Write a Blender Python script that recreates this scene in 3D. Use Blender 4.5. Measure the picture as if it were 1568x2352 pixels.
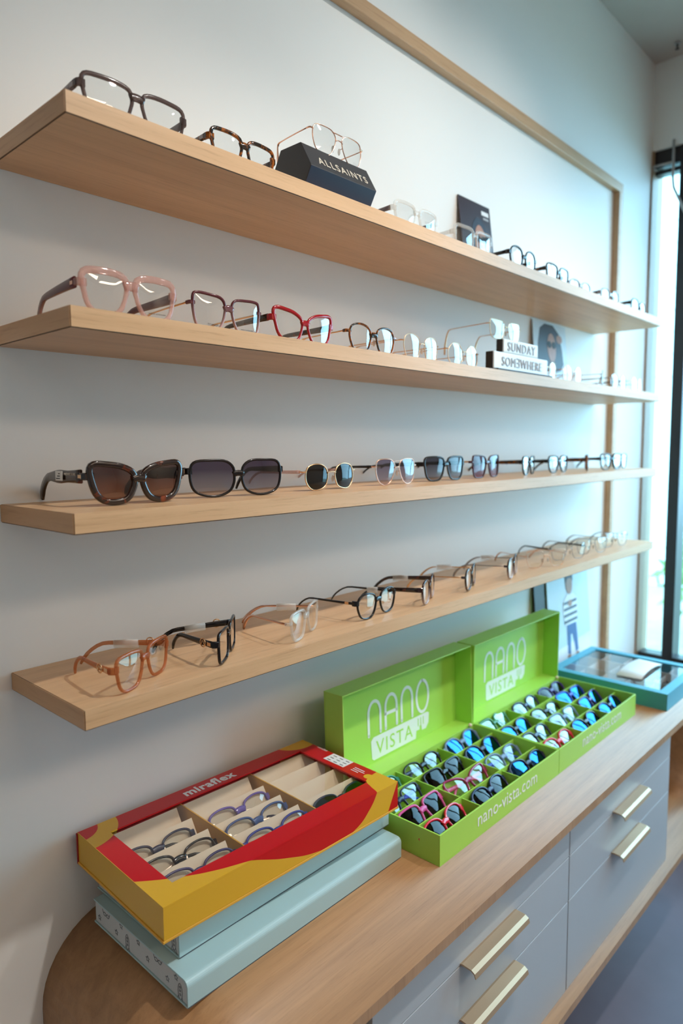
import bpy, bmesh, math, random
from mathutils import Vector, Matrix
random.seed(7)
SC = bpy.context.scene
COL = SC.collection
for _o in list(bpy.data.objects):
    bpy.data.objects.remove(_o)

# ------------------------------------------------------------------ camera
cam_d = bpy.data.cameras.new('camera')
cam = bpy.data.objects.new('camera', cam_d); COL.objects.link(cam)
_f = Vector((0.72962444, 0.67729567, -0.09443914)); _r = Vector((0.67988498, -0.73329173, -0.00629633)); _u = Vector((0.07351592, 0.05961379, 0.99551073))
cam.matrix_world = Matrix(((_r.x, _u.x, -_f.x, -0.05506), (_r.y, _u.y, -_f.y, -0.91749), (_r.z, _u.z, -_f.z, 1.14021), (0, 0, 0, 1)))
cam_d.sensor_fit = 'HORIZONTAL'; cam_d.sensor_width = 36.0
cam_d.lens = 1579.77 / 1568 * 36.0
cam_d.clip_start = 0.01
cam_d.dof.use_dof = True
cam_d.dof.focus_distance = 0.98
cam_d.dof.aperture_fstop = 5.0
SC.camera = cam

# ------------------------------------------------------------------ world / light / exposure
SC.view_settings.view_transform = 'Standard'
SC.view_settings.look = 'None'
SC.view_settings.gamma = 1.0
SC.view_settings.use_curve_mapping = False
SC.view_settings.exposure = 0.0
SC.cycles.use_denoising = True
SC.cycles.transparent_max_bounces = 24
SC.cycles.max_bounces = 6; SC.cycles.diffuse_bounces = 4; SC.cycles.glossy_bounces = 3; SC.cycles.transmission_bounces = 4
SC.cycles.use_adaptive_sampling = True; SC.cycles.adaptive_threshold = 0.1; SC.cycles.use_light_tree = False
world = bpy.data.worlds.new('sky'); SC.world = world
world.use_nodes = True
_nt = world.node_tree; _nt.nodes.clear()
_o = _nt.nodes.new('ShaderNodeOutputWorld'); _b = _nt.nodes.new('ShaderNodeBackground')
_b.inputs[0].default_value = (0.36, 0.72, 1.0, 1); _b.inputs[1].default_value = 10.0
_nt.links.new(_b.outputs[0], _o.inputs[0])

def spot(loc, target, power, size, blend=0.6, col=(1, 0.9, 0.78), rad=0.03):
    d = bpy.data.lights.new('ceiling_spot', 'SPOT'); d.energy = power; d.spot_size = math.radians(size); d.spot_blend = blend
    d.color = col; d.shadow_soft_size = rad
    o = bpy.data.objects.new('ceiling_spot', d); COL.objects.link(o); o.location = loc
    o.rotation_euler = (Vector(target) - Vector(loc)).to_track_quat('-Z', 'Y').to_euler()
    return o
for _x, _e, _tx, _tz, _sz in ((0.85, 57, 0.55, 0.72, 60), (1.50, 41, 1.38, 1.20, 74), (2.3, 30, 2.15, 0.9, 70)):
    spot((_x, -1.12, 2.40), (_tx, -0.05, _tz), _e, _sz, 0.9, (1, 0.96, 0.90))
spot((1.05, -1.12, 2.40), (0.80, 0, 1.72), 15, 58, 0.9, (1, 0.97, 0.92))  # extra spot, added to brighten the wall above the topmost shelf
# unseen fill panels added behind the viewpoint to raise the soft frontal light
for _x, _y, _e in ((-1.2, -2.2, 8), (0.5, -2.6, 15), (1.7, -2.9, 15)):
    _ad = bpy.data.lights.new('fill_panel', 'AREA'); _ad.shape = 'RECTANGLE'; _ad.size = 1.1; _ad.size_y = 0.3; _ad.energy = _e; _ad.color = (1, 0.78, 0.58)
    _a = bpy.data.objects.new('fill_panel', _ad); COL.objects.link(_a); _a.location = (_x, _y, 2.45)
# window portal: only guides sampling of the sky light that comes through the glazing
_pd = bpy.data.lights.new('window_portal', 'AREA'); _pd.shape = 'RECTANGLE'; _pd.size = 1.75; _pd.size_y = 1.45
_pd.cycles.is_portal = True
_p = bpy.data.objects.new('window_portal', _pd); COL.objects.link(_p); _p.location = (2.66, -0.74, 1.235)
_p.rotation_euler = (0, math.radians(90), 0)

# ------------------------------------------------------------------ materials
def nt_of(name):
    m = bpy.data.materials.new(name); m.use_nodes = True
    t = m.node_tree; t.nodes.clear()
    out = t.nodes.new('ShaderNodeOutputMaterial')
    return m, t, out
def N(t, kind, **kw):
    n = t.nodes.new('ShaderNode' + kind)
    for k, v in kw.items():
        if k.startswith('_'):
            setattr(n, k[1:], v)
        else:
            n.inputs[k.replace('__', ' ')].default_value = v
    return n
def srgb(r, g, b):
    f = lambda c: ((c / 255) / 12.92 if c / 255 <= 0.04045 else ((c / 255 + 0.055) / 1.055) ** 2.4)
    return (f(r), f(g), f(b), 1)
def mat_plain(name, col, rough=0.5, metal=0.0, var=0.04, scale=30, spec=0.5, bump=0.0, coat=0.0):
    m, t, out = nt_of(name)
    p = N(t, 'BsdfPrincipled', Roughness=rough, Metallic=metal)
    p.inputs['Specular IOR Level'].default_value = spec
    p.inputs['Coat Weight'].default_value = coat
    tc = N(t, 'TexCoord'); nz = N(t, 'TexNoise', Scale=scale, Detail=3.0)
    t.links.new(tc.outputs['Object'], nz.inputs['Vector'])
    mx = N(t, 'Mix', _data_type='RGBA')
    mx.inputs[6].default_value = tuple(c * (1 - var) for c in col[:3]) + (1,)
    mx.inputs[7].default_value = tuple(min(1, c * (1 + var)) for c in col[:3]) + (1,)
    t.links.new(nz.outputs['Fac'], mx.inputs[0]); t.links.new(mx.outputs[2], p.inputs['Base Color'])
    if bump:
        b = N(t, 'Bump', Strength=bump, Distance=0.002); t.links.new(nz.outputs['Fac'], b.inputs['Height']); t.links.new(b.outputs[0], p.inputs['Normal'])
    t.links.new(p.outputs[0], out.inputs[0])
    return m
def mat_wood(name, c1, c2, rough=0.42, along='X', sc=1.0):
    m, t, out = nt_of(name)
    p = N(t, 'BsdfPrincipled', Roughness=rough)
    tc = N(t, 'TexCoord'); mp = N(t, 'Mapping')
    s = {'X': (1.2, 26, 26), 'Y': (26, 1.2, 26), 'Z': (26, 26, 1.2)}[along]
    mp.inputs['Scale'].default_value = tuple(v * sc for v in s)
    t.links.new(tc.outputs['Object'], mp.inputs['Vector'])
    n1 = N(t, 'TexNoise', Scale=1.3, Detail=4.0, Roughness=0.6, Distortion=0.6)
    n2 = N(t, 'TexNoise', Scale=9.0, Detail=6.0, Roughness=0.75)
    t.links.new(mp.outputs[0], n1.inputs['Vector']); t.links.new(mp.outputs[0], n2.inputs['Vector'])
    r = N(t, 'ValToRGB'); r.color_ramp.elements[0].position = 0.32; r.color_ramp.elements[1].position = 0.68
    r.color_ramp.elements[0].color = c1; r.color_ramp.elements[1].color = c2
    t.links.new(n1.outputs['Fac'], r.inputs[0])
    r2 = N(t, 'ValToRGB'); r2.color_ramp.elements[0].position = 0.30; r2.color_ramp.elements[1].position = 0.48
    r2.color_ramp.elements[0].color = (0.80, 0.77, 0.74, 1); r2.color_ramp.elements[1].color = (1, 1, 1, 1)
    t.links.new(n2.outputs['Fac'], r2.inputs[0])
    mx = N(t, 'Mix', _data_type='RGBA', _blend_type='MULTIPLY'); mx.inputs[0].default_value = 1.0
    t.links.new(r.outputs[0], mx.inputs[6]); t.links.new(r2.outputs[0], mx.inputs[7])
    t.links.new(mx.outputs[2], p.inputs['Base Color'])
    b = N(t, 'Bump', Strength=0.06, Distance=0.001); t.links.new(n2.outputs['Fac'], b.inputs['Height']); t.links.new(b.outputs[0], p.inputs['Normal'])
    t.links.new(p.outputs[0], out.inputs[0])
    return m
def mat_lens(name, tint=(0.97, 0.98, 0.98), bottom=None, refl=0.05, rc=(1, 1, 1), rough=0.015, fres=1.0):
    """see-through lens: tinted transmission (graded top to bottom when asked) under a mirror-like coat"""
    m, t, out = nt_of(name)
    tr = N(t, 'BsdfTransparent'); gl = N(t, 'BsdfGlossy', Roughness=rough); gl.inputs['Color'].default_value = rc + (1,)
    if bottom:
        tc = N(t, 'TexCoord'); sx = N(t, 'SeparateXYZ'); t.links.new(tc.outputs['Generated'], sx.inputs[0])
        r = N(t, 'ValToRGB'); r.color_ramp.elements[0].position = 0.1; r.color_ramp.elements[1].position = 0.75
        r.color_ramp.elements[0].color = bottom + (1,); r.color_ramp.elements[1].color = tint + (1,)
        t.links.new(sx.outputs['Z'], r.inputs[0]); t.links.new(r.outputs[0], tr.inputs[0])
    else:
        tr.inputs[0].default_value = tint + (1,)
    fr = N(t, 'LayerWeight', Blend=0.5)                       # same from either side of the sheet
    pw = N(t, 'Math', _operation='POWER'); pw.inputs[1].default_value = 4.0; t.links.new(fr.outputs['Facing'], pw.inputs[0])
    ma = N(t, 'Math', _operation='MULTIPLY_ADD'); ma.inputs[1].default_value = fres; ma.inputs[2].default_value = refl + 0.04
    t.links.new(pw.outputs[0], ma.inputs[0])
    mx = N(t, 'MixShader'); t.links.new(ma.outputs[0], mx.inputs[0]); t.links.new(tr.outputs[0], mx.inputs[1]); t.links.new(gl.outputs[0], mx.inputs[2])
    t.links.new(mx.outputs[0], out.inputs[0])
    return m
def mat_acetate(name, col, clear=0.0, tcol=None, rough=0.16):
    """polished plastic; clear = share of light that passes straight through"""
    m, t, out = nt_of(name)
    p = N(t, 'BsdfPrincipled', Roughness=rough); p.inputs['Base Color'].default_value = col
    p.inputs['Coat Weight'].default_value = 0.5 if clear else 0.15; p.inputs['Coat Roughness'].default_value = 0.05
    if not clear: p.inputs['Specular IOR Level'].default_value = 0.35
    if clear:
        tr = N(t, 'BsdfTransparent'); tr.inputs[0].default_value = (tcol or tuple(min(1, 0.35 + 0.65 * c) for c in col[:3])) + (1,)
        mx = N(t, 'MixShader'); mx.inputs[0].default_value = clear
        t.links.new(p.outputs[0], mx.inputs[1]); t.links.new(tr.outputs[0], mx.inputs[2]); t.links.new(mx.outputs[0], out.inputs[0])
    else:
        t.links.new(p.outputs[0], out.inputs[0])
    return m
def mat_tortoise(name, dark, amber, scale=90, lo=0.5, hi=0.62):
    m, t, out = nt_of(name)
    p = N(t, 'BsdfPrincipled', Roughness=0.15); p.inputs['Coat Weight'].default_value = 0.5
    tc = N(t, 'TexCoord'); n = N(t, 'TexNoise', Scale=scale, Detail=2.0, Distortion=1.0); t.links.new(tc.outputs['Object'], n.inputs['Vector'])
    r = N(t, 'ValToRGB'); r.color_ramp.elements[0].position = lo; r.color_ramp.elements[1].position = hi
    r.color_ramp.elements[0].color = dark; r.color_ramp.elements[1].color = amber
    t.links.new(n.outputs['Fac'], r.inputs[0]); t.links.new(r.outputs[0], p.inputs['Base Color']); t.links.new(p.outputs[0], out.inputs[0])
    return m
def mat_two_tone(name, top, bot, clear=0.0, z0=0.3, z1=0.6):
    m, t, out = nt_of(name)
    p = N(t, 'BsdfPrincipled', Roughness=0.16); p.inputs['Coat Weight'].default_value = 0.4
    tc = N(t, 'TexCoord'); sx = N(t, 'SeparateXYZ'); t.links.new(tc.outputs['Generated'], sx.inputs[0])
    r = N(t, 'ValToRGB'); r.color_ramp.elements[0].position = z0; r.color_ramp.elements[1].position = z1
    r.color_ramp.elements[0].color = bot; r.color_ramp.elements[1].color = top
    t.links.new(sx.outputs['Z'], r.inputs[0]); t.links.new(r.outputs[0], p.inputs['Base Color'])
    if clear:
        tr = N(t, 'BsdfTransparent'); t.links.new(r.outputs[0], tr.inputs[0]); mx = N(t, 'MixShader'); mx.inputs[0].default_value = clear
        t.links.new(p.outputs[0], mx.inputs[1]); t.links.new(tr.outputs[0], mx.inputs[2]); t.links.new(mx.outputs[0], out.inputs[0])
    else:
        t.links.new(p.outputs[0], out.inputs[0])
    return m

M = {}
M['wall'] = mat_plain('wall_paint', (0.83, 0.83, 0.81, 1), 0.55, var=0.012, scale=3, bump=0.01)
M['ceiling'] = mat_plain('ceiling_paint', (0.52, 0.47, 0.43, 1), 0.8, var=0.02, scale=20)
M['floor'] = mat_plain('concrete_floor', (0.185, 0.165, 0.21, 1), 0.5, var=0.18, scale=6)
M['wood'] = mat_wood('maple_laminate', (0.60, 0.36, 0.185, 1), (0.72, 0.455, 0.25, 1))
M['wood_counter'] = mat_wood('maple_counter', (0.36, 0.185, 0.080, 1), (0.475, 0.255, 0.115, 1), 0.40, sc=1.7)
M['wood_end'] = mat_wood('maple_end_edge', (0.52, 0.29, 0.14, 1), (0.60, 0.345, 0.175, 1), along='Y')
M['wood_edge'] = mat_wood('maple_front_edge', (0.40, 0.235, 0.13, 1), (0.50, 0.30, 0.17, 1), along='Z')
M['wood_trim'] = mat_wood('maple_trim', (0.50, 0.31, 0.17, 1), (0.58, 0.37, 0.21, 1))
M['white_lam'] = mat_plain('white_laminate', (0.47, 0.51, 0.55, 1), 0.35, var=0.01)
M['gold'] = mat_plain('champagne_metal', (0.56, 0.40, 0.26, 1), 0.45, metal=0.6, var=0.03)
M['black_frame'] = mat_plain('black_window_frame', (0.012, 0.012, 0.016, 1), 0.35)
M['grey_metal'] = mat_plain('grey_conduit', (0.45, 0.45, 0.45, 1), 0.5)
M['jamb'] = mat_plain('jamb_wood', (0.35, 0.24, 0.15, 1), 0.5)
M['glass'] = mat_lens('window_glass', (0.97, 0.99, 0.98), refl=0.0)
M['film'] = mat_lens('clear_film', (0.96, 0.96, 0.95), refl=0.02)

# ------------------------------------------------------------------ mesh helpers
def obj(name, me, mat=None, parent=None, loc=None, rot=None):
    if isinstance(me, bmesh.types.BMesh):
        bm = me; me = bpy.data.meshes.new(name); bm.to_mesh(me); bm.free()
    o = bpy.data.objects.new(name, me); COL.objects.link(o)
    if mat is not None and len(me.materials) == 0:
        for mm in (mat if isinstance(mat, (list, tuple)) else [mat]):
            me.materials.append(M[mm] if isinstance(mm, str) else mm)
    if parent is not None: o.parent = parent
    if loc is not None: o.location = loc
    if rot is not None: o.rotation_euler = rot
    return o
def empty(name, loc=(0, 0, 0), rot=(0, 0, 0), scale=1.0):
    o = bpy.data.objects.new(name, None); COL.objects.link(o); o.location = loc; o.rotation_euler = rot
    o.scale = (scale,) * 3; o.empty_display_size = 0.02
    return o
def tag(o, label=None, cat=None, group=None, kind=None):
    if label: o['label'] = label
    if cat: o['category'] = cat
    if group: o['group'] = group
    if kind: o['kind'] = kind
    return o
def bm_box(bm, lo, hi, bev=0.0, mi=0):
    r = bmesh.ops.create_cube(bm, size=1.0)
    for v in r['verts']:
        v.co = Vector([(lo[i] + hi[i]) / 2 + v.co[i] * (hi[i] - lo[i]) for i in range(3)])
    fs = set(f for v in r['verts'] for f in v.link_faces)
    for f in fs: f.material_index = mi
    if bev:
        es = list(set(e for v in r['verts'] for e in v.link_edges))
        bmesh.ops.bevel(bm, geom=es, offset=bev, segments=2, affect='EDGES', profile=0.5)
    return fs
def box(name, lo, hi, mat, parent=None, bev=0.0, loc=None, rot=None):
    bm = bmesh.new(); bm_box(bm, lo, hi, bev)
    return obj(name, bm, mat, parent, loc, rot)
def prism(name, pts, axis, a, b, mat, parent=None, smooth=False):
    """polygon pts (2D) extruded along axis from a to b"""
    bm = bmesh.new(); put = {'X': lambda p, t: (t, p[0], p[1]), 'Y': lambda p, t: (p[0], t, p[1]), 'Z': lambda p, t: (p[0], p[1], t)}[axis]
    A = [bm.verts.new(put(p, a)) for p in pts]; B = [bm.verts.new(put(p, b)) for p in pts]
    bm.faces.new(A); bm.faces.new(B[::-1]); n = len(pts)
    for i in range(n): bm.faces.new((A[i], B[i], B[(i + 1) % n], A[(i + 1) % n]))
    bmesh.ops.recalc_face_normals(bm, faces=bm.faces)
    return obj(name, bm, mat, parent)
def bm_sweep(bm, path, sec, closed=False, up=Vector((0, 0, 1)), smooth=True, mi=0, caps=True):
    """sweep sections along a path; sec(i) -> list of (side, up) offsets"""
    rings = []; n = len(path); path = [Vector(p) for p in path]
    for i in range(n):
        if closed: tg = path[(i + 1) % n] - path[i - 1]
        else: tg = path[min(i + 1, n - 1)] - path[max(i - 1, 0)]
        tg.normalize(); u = up(i) if callable(up) else up
        side = tg.cross(u)
        side = side.normalized() if side.length > 1e-6 else Vector((1, 0, 0))
        uu = side.cross(tg).normalized()
        rings.append([bm.verts.new(path[i] + side * a + uu * b) for a, b in sec(i)])
    k = len(rings[0]); fs = []
    for i in range(n if closed else n - 1):
        A, B = rings[i], rings[(i + 1) % n]
        for j in range(k): fs.append(bm.faces.new((A[j], A[(j + 1) % k], B[(j + 1) % k], B[j])))
    if not closed and caps:
        bm.faces.new(rings[0][::-1]); bm.faces.new(rings[-1])
    for f in fs: f.smooth = smooth; f.material_index = mi
    return fs
def circ(r, k=8): return [(r * math.cos(2 * math.pi * j / k), r * math.sin(2 * math.pi * j / k)) for j in range(k)]
def rrect(w, h, c=None):
    """rounded rectangle section, 8 points"""
    c = min(w, h) * 0.28 if c is None else c; a, b = w / 2, h / 2
    return [(a, -b + c), (a, b - c), (a - c, b), (-a + c, b), (-a, b - c), (-a, -b + c), (-a + c, -b), (a - c, -b)]
def tube(name, path, r, mat, parent=None, k=8, closed=False):
    bm = bmesh.new(); bm_sweep(bm, path, lambda i: circ(r, k), closed, up=Vector((0.013, 0.021, 1)))
    return obj(name, bm, mat, parent)
_txt = {}
def text_mesh(s, size, ext=0.0004, align='LEFT', shear=0.0, space=1.0, sx=1.0, bold=0.0):
    key = (s, size, ext, align, shear, space, sx, bold)
    if key in _txt: return _txt[key]
    c = bpy.data.curves.new('lettering', 'FONT'); c.body = s; c.size = size; c.extrude = ext; c.align_x = align
    c.shear = shear; c.space_character = space; c.resolution_u = 3; c.offset = bold
    o = bpy.data.objects.new('lettering_tmp', c); COL.objects.link(o)
    bpy.context.view_layer.update()
    me = bpy.data.meshes.new_from_object(o.evaluated_get(bpy.context.evaluated_depsgraph_get()))
    bpy.data.objects.remove(o); bpy.data.curves.remove(c)
    if sx != 1.0: me.transform(Matrix.Diagonal((sx, 1, 1, 1)))
    me.materials.clear(); _txt[key] = me
    return me
def text(s, size, mat, parent, loc, rot, name='lettering', **kw):
    me = text_mesh(s, size, **kw).copy()
    return obj(name, me, mat, parent, loc, rot)
def strokes(name, lines, w, mat, parent, loc=(0, 0, 0), rot=(0, 0, 0), th=0.0006):
    """flat ribbons of width w along 2D polylines, raised by th (local xy plane)"""
    bm = bmesh.new()
    for ln in lines:
        P = [Vector((a, b, 0)) for a, b in ln]
        bm_sweep(bm, P, lambda i: [(-w / 2, 0), (w / 2, 0), (w / 2, th), (-w / 2, th)], up=Vector((0, 0, 1)), smooth=False)
        for e in (P[0], P[-1]):
            r = bmesh.ops.create_circle(bm, cap_ends=True, segments=10, radius=w / 2)
            for v in r['verts']: v.co = v.co + e + Vector((0, 0, th))
    return obj(name, bm, mat, parent, loc, rot)

# ------------------------------------------------------------------ the setting
WX = 2.5616; CZ = 2.463; FZ = -0.25
box('wall_back', (-2.6, 0, FZ), (WX + 0.12, 0.12, CZ), 'wall')['kind'] = 'structure'
box('floor', (-2.6, -4.6, FZ - 0.1), (WX + 0.12, 0.12, FZ), 'floor')['kind'] = 'structure'
box('ceiling', (-2.6, -4.6, CZ), (WX + 0.12, 0.12, CZ + 0.1), 'ceiling')['kind'] = 'structure'
box('wall_left', (-2.72, -4.6, FZ), (-2.6, 0.12, CZ), 'wall')['kind'] = 'structure'
box('wall_front', (-2.6, -4.72, FZ), (WX + 0.12, -4.6, CZ), 'wall')['kind'] = 'structure'
# end wall: header, plinth, and an unseen solid stretch added to narrow the window light
bm = bmesh.new()
bm_box(bm, (WX, -4.6, 2.172), (WX + 0.12, 0, CZ))
bm_box(bm, (WX, -4.6, FZ), (WX + 0.12, 0, 0.30))
bm_box(bm, (WX, -4.6, 0.30), (WX + 0.12, -1.5, 2.172))
obj('wall_end', bm, 'wall')['kind'] = 'structure'
# glazing of the end wall
win = empty('window_1', (WX, 0, 0.30)); win['kind'] = 'structure'
def wpart(name, lo, hi, mat, bev=0.002):
    o = box(name, (lo[0] - WX, lo[1], lo[2] - 0.30), (hi[0] - WX, hi[1], hi[2] - 0.30), mat, win, bev)
    return o
wpart('jamb', (WX - 0.004, -0.006, 0.30), (WX + 0.10, 0.0, 2.172), 'jamb', 0)
wpart('head_rail', (WX + 0.01, -1.5, 2.118), (WX + 0.07, -0.006, 2.172), 'black_frame')
wpart('head_stop', (WX + 0.02, -0.092, 2.094), (WX + 0.06, -0.006, 2.108), 'black_frame')
wpart('sill_rail', (WX + 0.01, -1.5, 0.30), (WX + 0.07, -0.006, 0.362), 'black_frame')
ys = [-0.092, -0.78, -1.462]
for k, y in enumerate(ys):
    wpart('mullion', (WX + 0.005, y - 0.038, 0.30), (WX + 0.085, y, 2.172), 'black_frame')
    y0 = -0.006 if k == 0 else ys[k - 1] - 0.038
    wpart('pane', (WX + 0.045, y, 0.362), (WX + 0.05, y0, 2.118), 'glass', 0)
# pale conduit run on the window head
cd = tube('wall_conduit', [(WX - 0.006, -0.004, 2.117), (WX - 0.006, -0.070, 2.116)], 0.004, 'grey_metal')
tag(cd, 'short pale conduit running across the black window head', 'conduit')
cd2 = tube('wall_conduit', [(WX - 0.008, -0.0735, 2.19), (WX - 0.008, -0.0745, 2.06), (WX - 0.008, -0.078, 2.03), (WX - 0.008, -0.115, 1.945), (WX - 0.008, -0.16, 1.85)], 0.0045, 'grey_metal')
tag(cd2, 'pale conduit dropping down the black mullion and bending right', 'conduit')
# trim frame on the back wall
for n, lo, hi in (('trim_1', (0.12, -0.02, 1.9475), (2.256, 0, 1.9757)), ('trim_2', (2.228, -0.02, 0.20), (2.256, 0, 1.9475)), ('trim_3', (0.12, -0.02, 0.20), (0.148, 0, 1.9475))):
    box(n, lo, hi, 'wood_trim', bev=0.0015)['kind'] = 'structure'
# sprinkler
sp = empty('sprinkler_head', (2.47, -0.10, CZ))
bm = bmesh.new(); bmesh.ops.create_cone(bm, cap_ends=True, segments=16, radius1=0.012, radius2=0.008, depth=0.006, matrix=Matrix.Translation((0, 0, -0.003)))
obj('escutcheon', bm, 'grey_metal', sp)
bm = bmesh.new(); bmesh.ops.create_cone(bm, cap_ends=True, segments=10, radius1=0.003, radius2=0.004, depth=0.016, matrix=Matrix.Translation((0, 0, -0.012)))
bmesh.ops.create_cone(bm, cap_ends=True, segments=12, radius1=0.007, radius2=0.007, depth=0.0015, matrix=Matrix.Translation((0, 0, -0.021)))
obj('deflector', bm, 'black_frame', sp)
tag(sp, 'small dark sprinkler head on the ceiling near the corner', 'sprinkler')

# outside: ground, pale sided building, shrubs
M['grass'] = mat_plain('lawn', (0.36, 0.36, 0.29, 1), 0.9, var=0.3, scale=8)
M['siding'] = mat_plain('pale_siding', (0.72, 0.80, 0.76, 1), 0.7, var=0.02)
M['leaf'] = mat_plain('shrub_leaf', (0.16, 0.30, 0.07, 1), 0.7, var=0.5, scale=25)
tag(box('lawn', (WX + 0.12, -14, FZ - 0.15), (16, 10, FZ - 0.1), 'grass'), kind='structure')
bd = empty('neighbour_building', (7.5, 3.0, FZ - 0.1))
tag(bd, 'pale building with horizontal siding seen through the narrow pane', 'building')
for k in range(14):
    box('siding_board', (-0.03, -2.2, 2.2 + k * 0.22), (0.012, 2.6, 2.405 + k * 0.22), 'siding', bd)
box('wall', (0, -2.2, 0), (3, 2.6, 5.3), 'siding', bd)
def shrub(loc, r, label):
    bm = bmesh.new()
    for _ in range(420):
        d = Vector((random.gauss(0, 1), random.gauss(0, 1), random.gauss(0, 1))).normalized() * r * random.uniform(0.65, 1.0)
        d.z *= 0.9
        c = d + Vector((0, 0, r * 0.9)); q = Vector((random.uniform(-1, 1), random.uniform(-1, 1), random.uniform(-1, 1))).normalized(); s = q.orthogonal().normalized() * 0.05; u = q.cross(s).normalized() * 0.08
        vs = [bm.verts.new(c + s * 0.6), bm.verts.new(c + u), bm.verts.new(c - s * 0.6), bm.verts.new(c - u)]
        bm.faces.new(vs)
    root = empty('garden_shrub', loc)
    obj('foliage', bm, 'leaf', root)
    tube('stem', [(0, 0, 0), (0, 0, r)], 0.03, 'jamb', root)
    tag(root, label, 'shrub')
shrub((4.6, -0.05, FZ - 0.1), 0.42, 'bushy green shrub low outside the right window pane')
shrub((5.6, 0.35, FZ - 0.1), 0.55, 'larger green shrub on the lawn farther from the window')

# ------------------------------------------------------------------ shelves
SHZ = [1.511, 1.2922, 1.0696, 0.8477]
SHX0 = [0.3008, 0.2966, 0.2910, 0.2937]; SHX1 = [2.1126, 2.1214, 2.1162, 2.1112]
names = ['topmost', 'second from top', 'third from top', 'lowest']
extra = ['holding the black prism display', 'holding the two-tier white sign', 'holding the sunglasses', 'above the open green cases']
M['seam'] = mat_plain('edge_glue_line', (0.10, 0.06, 0.035, 1), 0.7)
TH = 0.0237
for k in range(4):
    z = SHZ[k]; x0, x1 = SHX0[k], SHX1[k]
    root = empty('wall_shelf', ((x0 + x1) / 2, 0, z - TH)); L = (x1 - x0) / 2
    tag(root, '%s maple wall shelf, %s' % (names[k], extra[k]), 'shelf', 'floating maple shelves')
    box('board', (-L + 0.0012, -0.1988, 0.0), (L - 0.0012, -0.0006, TH), 'wood', root, 0.0002)
    box('glue_line', (-L + 0.0007, -0.1993, 0.0003), (L - 0.0007, -0.002, TH - 0.0003), 'seam', root)
    box('front_edge_band', (-L + 0.0011, -0.2, 0.0013), (L - 0.0011, -0.1992, TH - 0.0002), 'wood', root)
    for s in (-1, 1):
        box('end_edge_band', (min(s * L, s * (L - 0.0008)), -0.1989, 0.0013), (max(s * L, s * (L - 0.0008)), -0.001, TH - 0.0005), 'wood_end', root)

# ------------------------------------------------------------------ floating counter
CT = 0.4737; CX0, CX1 = 0.3119, 2.13; R = 0.1141; CD = 0.4216; T = 0.016; CB = 0.092
ct = empty('floating_counter', ((CX0 + CX1) / 2, 0, CB))
tag(ct, 'wall-hung maple counter with rounded end wrapping white drawers', 'counter')
def loop_outline(off, x0=CX0, x1=CX1, zt=CT, zb=CB, n=10):
    r = R - off; P = []
    for cx, cz, a0 in ((x1 - R, zt - R, 0), (x0 + R, zt - R, 90), (x0 + R, zb + R, 180), (x1 - R, zb + R, 270)):
        for i in range(n + 1):
            a = math.radians(a0 + 90 * i / n); P.append((cx + r * math.cos(a), cz + r * math.sin(a)))
    return P
bm = bmesh.new()
ox, oz = (CX0 + CX1) / 2, CB
Oo, Oi = loop_outline(0), loop_outline(T); n = len(Oo)
rings = []
for y in (-0.0005, -CD):
    rings.append(([bm.verts.new((a - ox, y, b - oz)) for a, b in Oo], [bm.verts.new((a - ox, y, b - oz)) for a, b in Oi]))
(bo, bi), (fo, fi) = rings
for i in range(n):
    j = (i + 1) % n
    for q, mi, sm in (((bo[i], bo[j], fo[j], fo[i]), 0, True), ((bi[j], bi[i], fi[i], fi[j]), 0, True), ((fo[i], fo[j], fi[j], fi[i]), 1, False), ((bo[j], bo[i], bi[i], bi[j]), 1, False)):
        f = bm.faces.new(q); f.material_index = mi; f.smooth = sm
bmesh.ops.recalc_face_normals(bm, faces=bm.faces)
obj('wrapped_board', bm, ['wood_counter', 'wood_edge'], ct)
box('back_panel', (CX0 + R - ox, -0.012, T + 0.002), (CX1 - R - ox, -0.002, CT - T - 0.002 - oz), 'wood_counter', ct)
# drawer units: stand inside the loop, each a cabinet of its own
def handle(parent, x0, x1, z):
    pr = [(0.0, 0.004), (-0.004, 0.0055), (-0.020, 0.0045), (-0.026, 0.001), (-0.028, -0.006), (-0.0265, -0.0065), (-0.0245, -0.001), (-0.019, 0.0025), (0.0, 0.0025)]
    bm = bmesh.new()
    A = [bm.verts.new((x0, a, z + b)) for a, b in pr]; B = [bm.verts.new((x1, a, z + b)) for a, b in pr]
    bm.faces.new(A); bm.faces.new(B[::-1])
    for i in range(len(pr)):
        j = (i + 1) % len(pr); bm.faces.new((A[i], B[i], B[j], A[j]))
    bmesh.ops.recalc_face_normals(bm, faces=bm.faces)
    return obj('handle', bm, 'gold', parent)
for k, (x0, x1, hx0, hx1, lab) in enumerate(((0.5524, 1.119, 0.752, 0.914, 'white three-drawer unit nearer the camera, below the red case'), (1.1205, 1.684, 1.322, 1.478, 'white three-drawer unit farther along, below the teal case'))):
    c = empty('drawer_unit', ((x0 + x1) / 2, -0.2, CB + T)); cx = (x0 + x1) / 2
    tag(c, lab, 'cabinet', 'white drawer units')
    top = CT - T - CB - T - 0.001
    box('carcass', (x0 - cx, -0.182, 0.0005), (x1 - cx, 0.17, top), 'white_lam', c)
    for j, (za, zb) in enumerate(((0.3795, CT - T - 0.002), (0.2905, 0.3780), (CB + T + 0.002, 0.2890))):
        d = box('drawer_front', (x0 - cx + 0.001, -0.200, za - CB - T), (x1 - cx - 0.001, -0.183, zb - CB - T), 'white_lam', c, 0.0008)
        if j: 
            h = handle(d, hx0 - cx, hx1 - cx, zb - CB - T + 0.0005); h.location = (0, -0.1995, 0)
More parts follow.
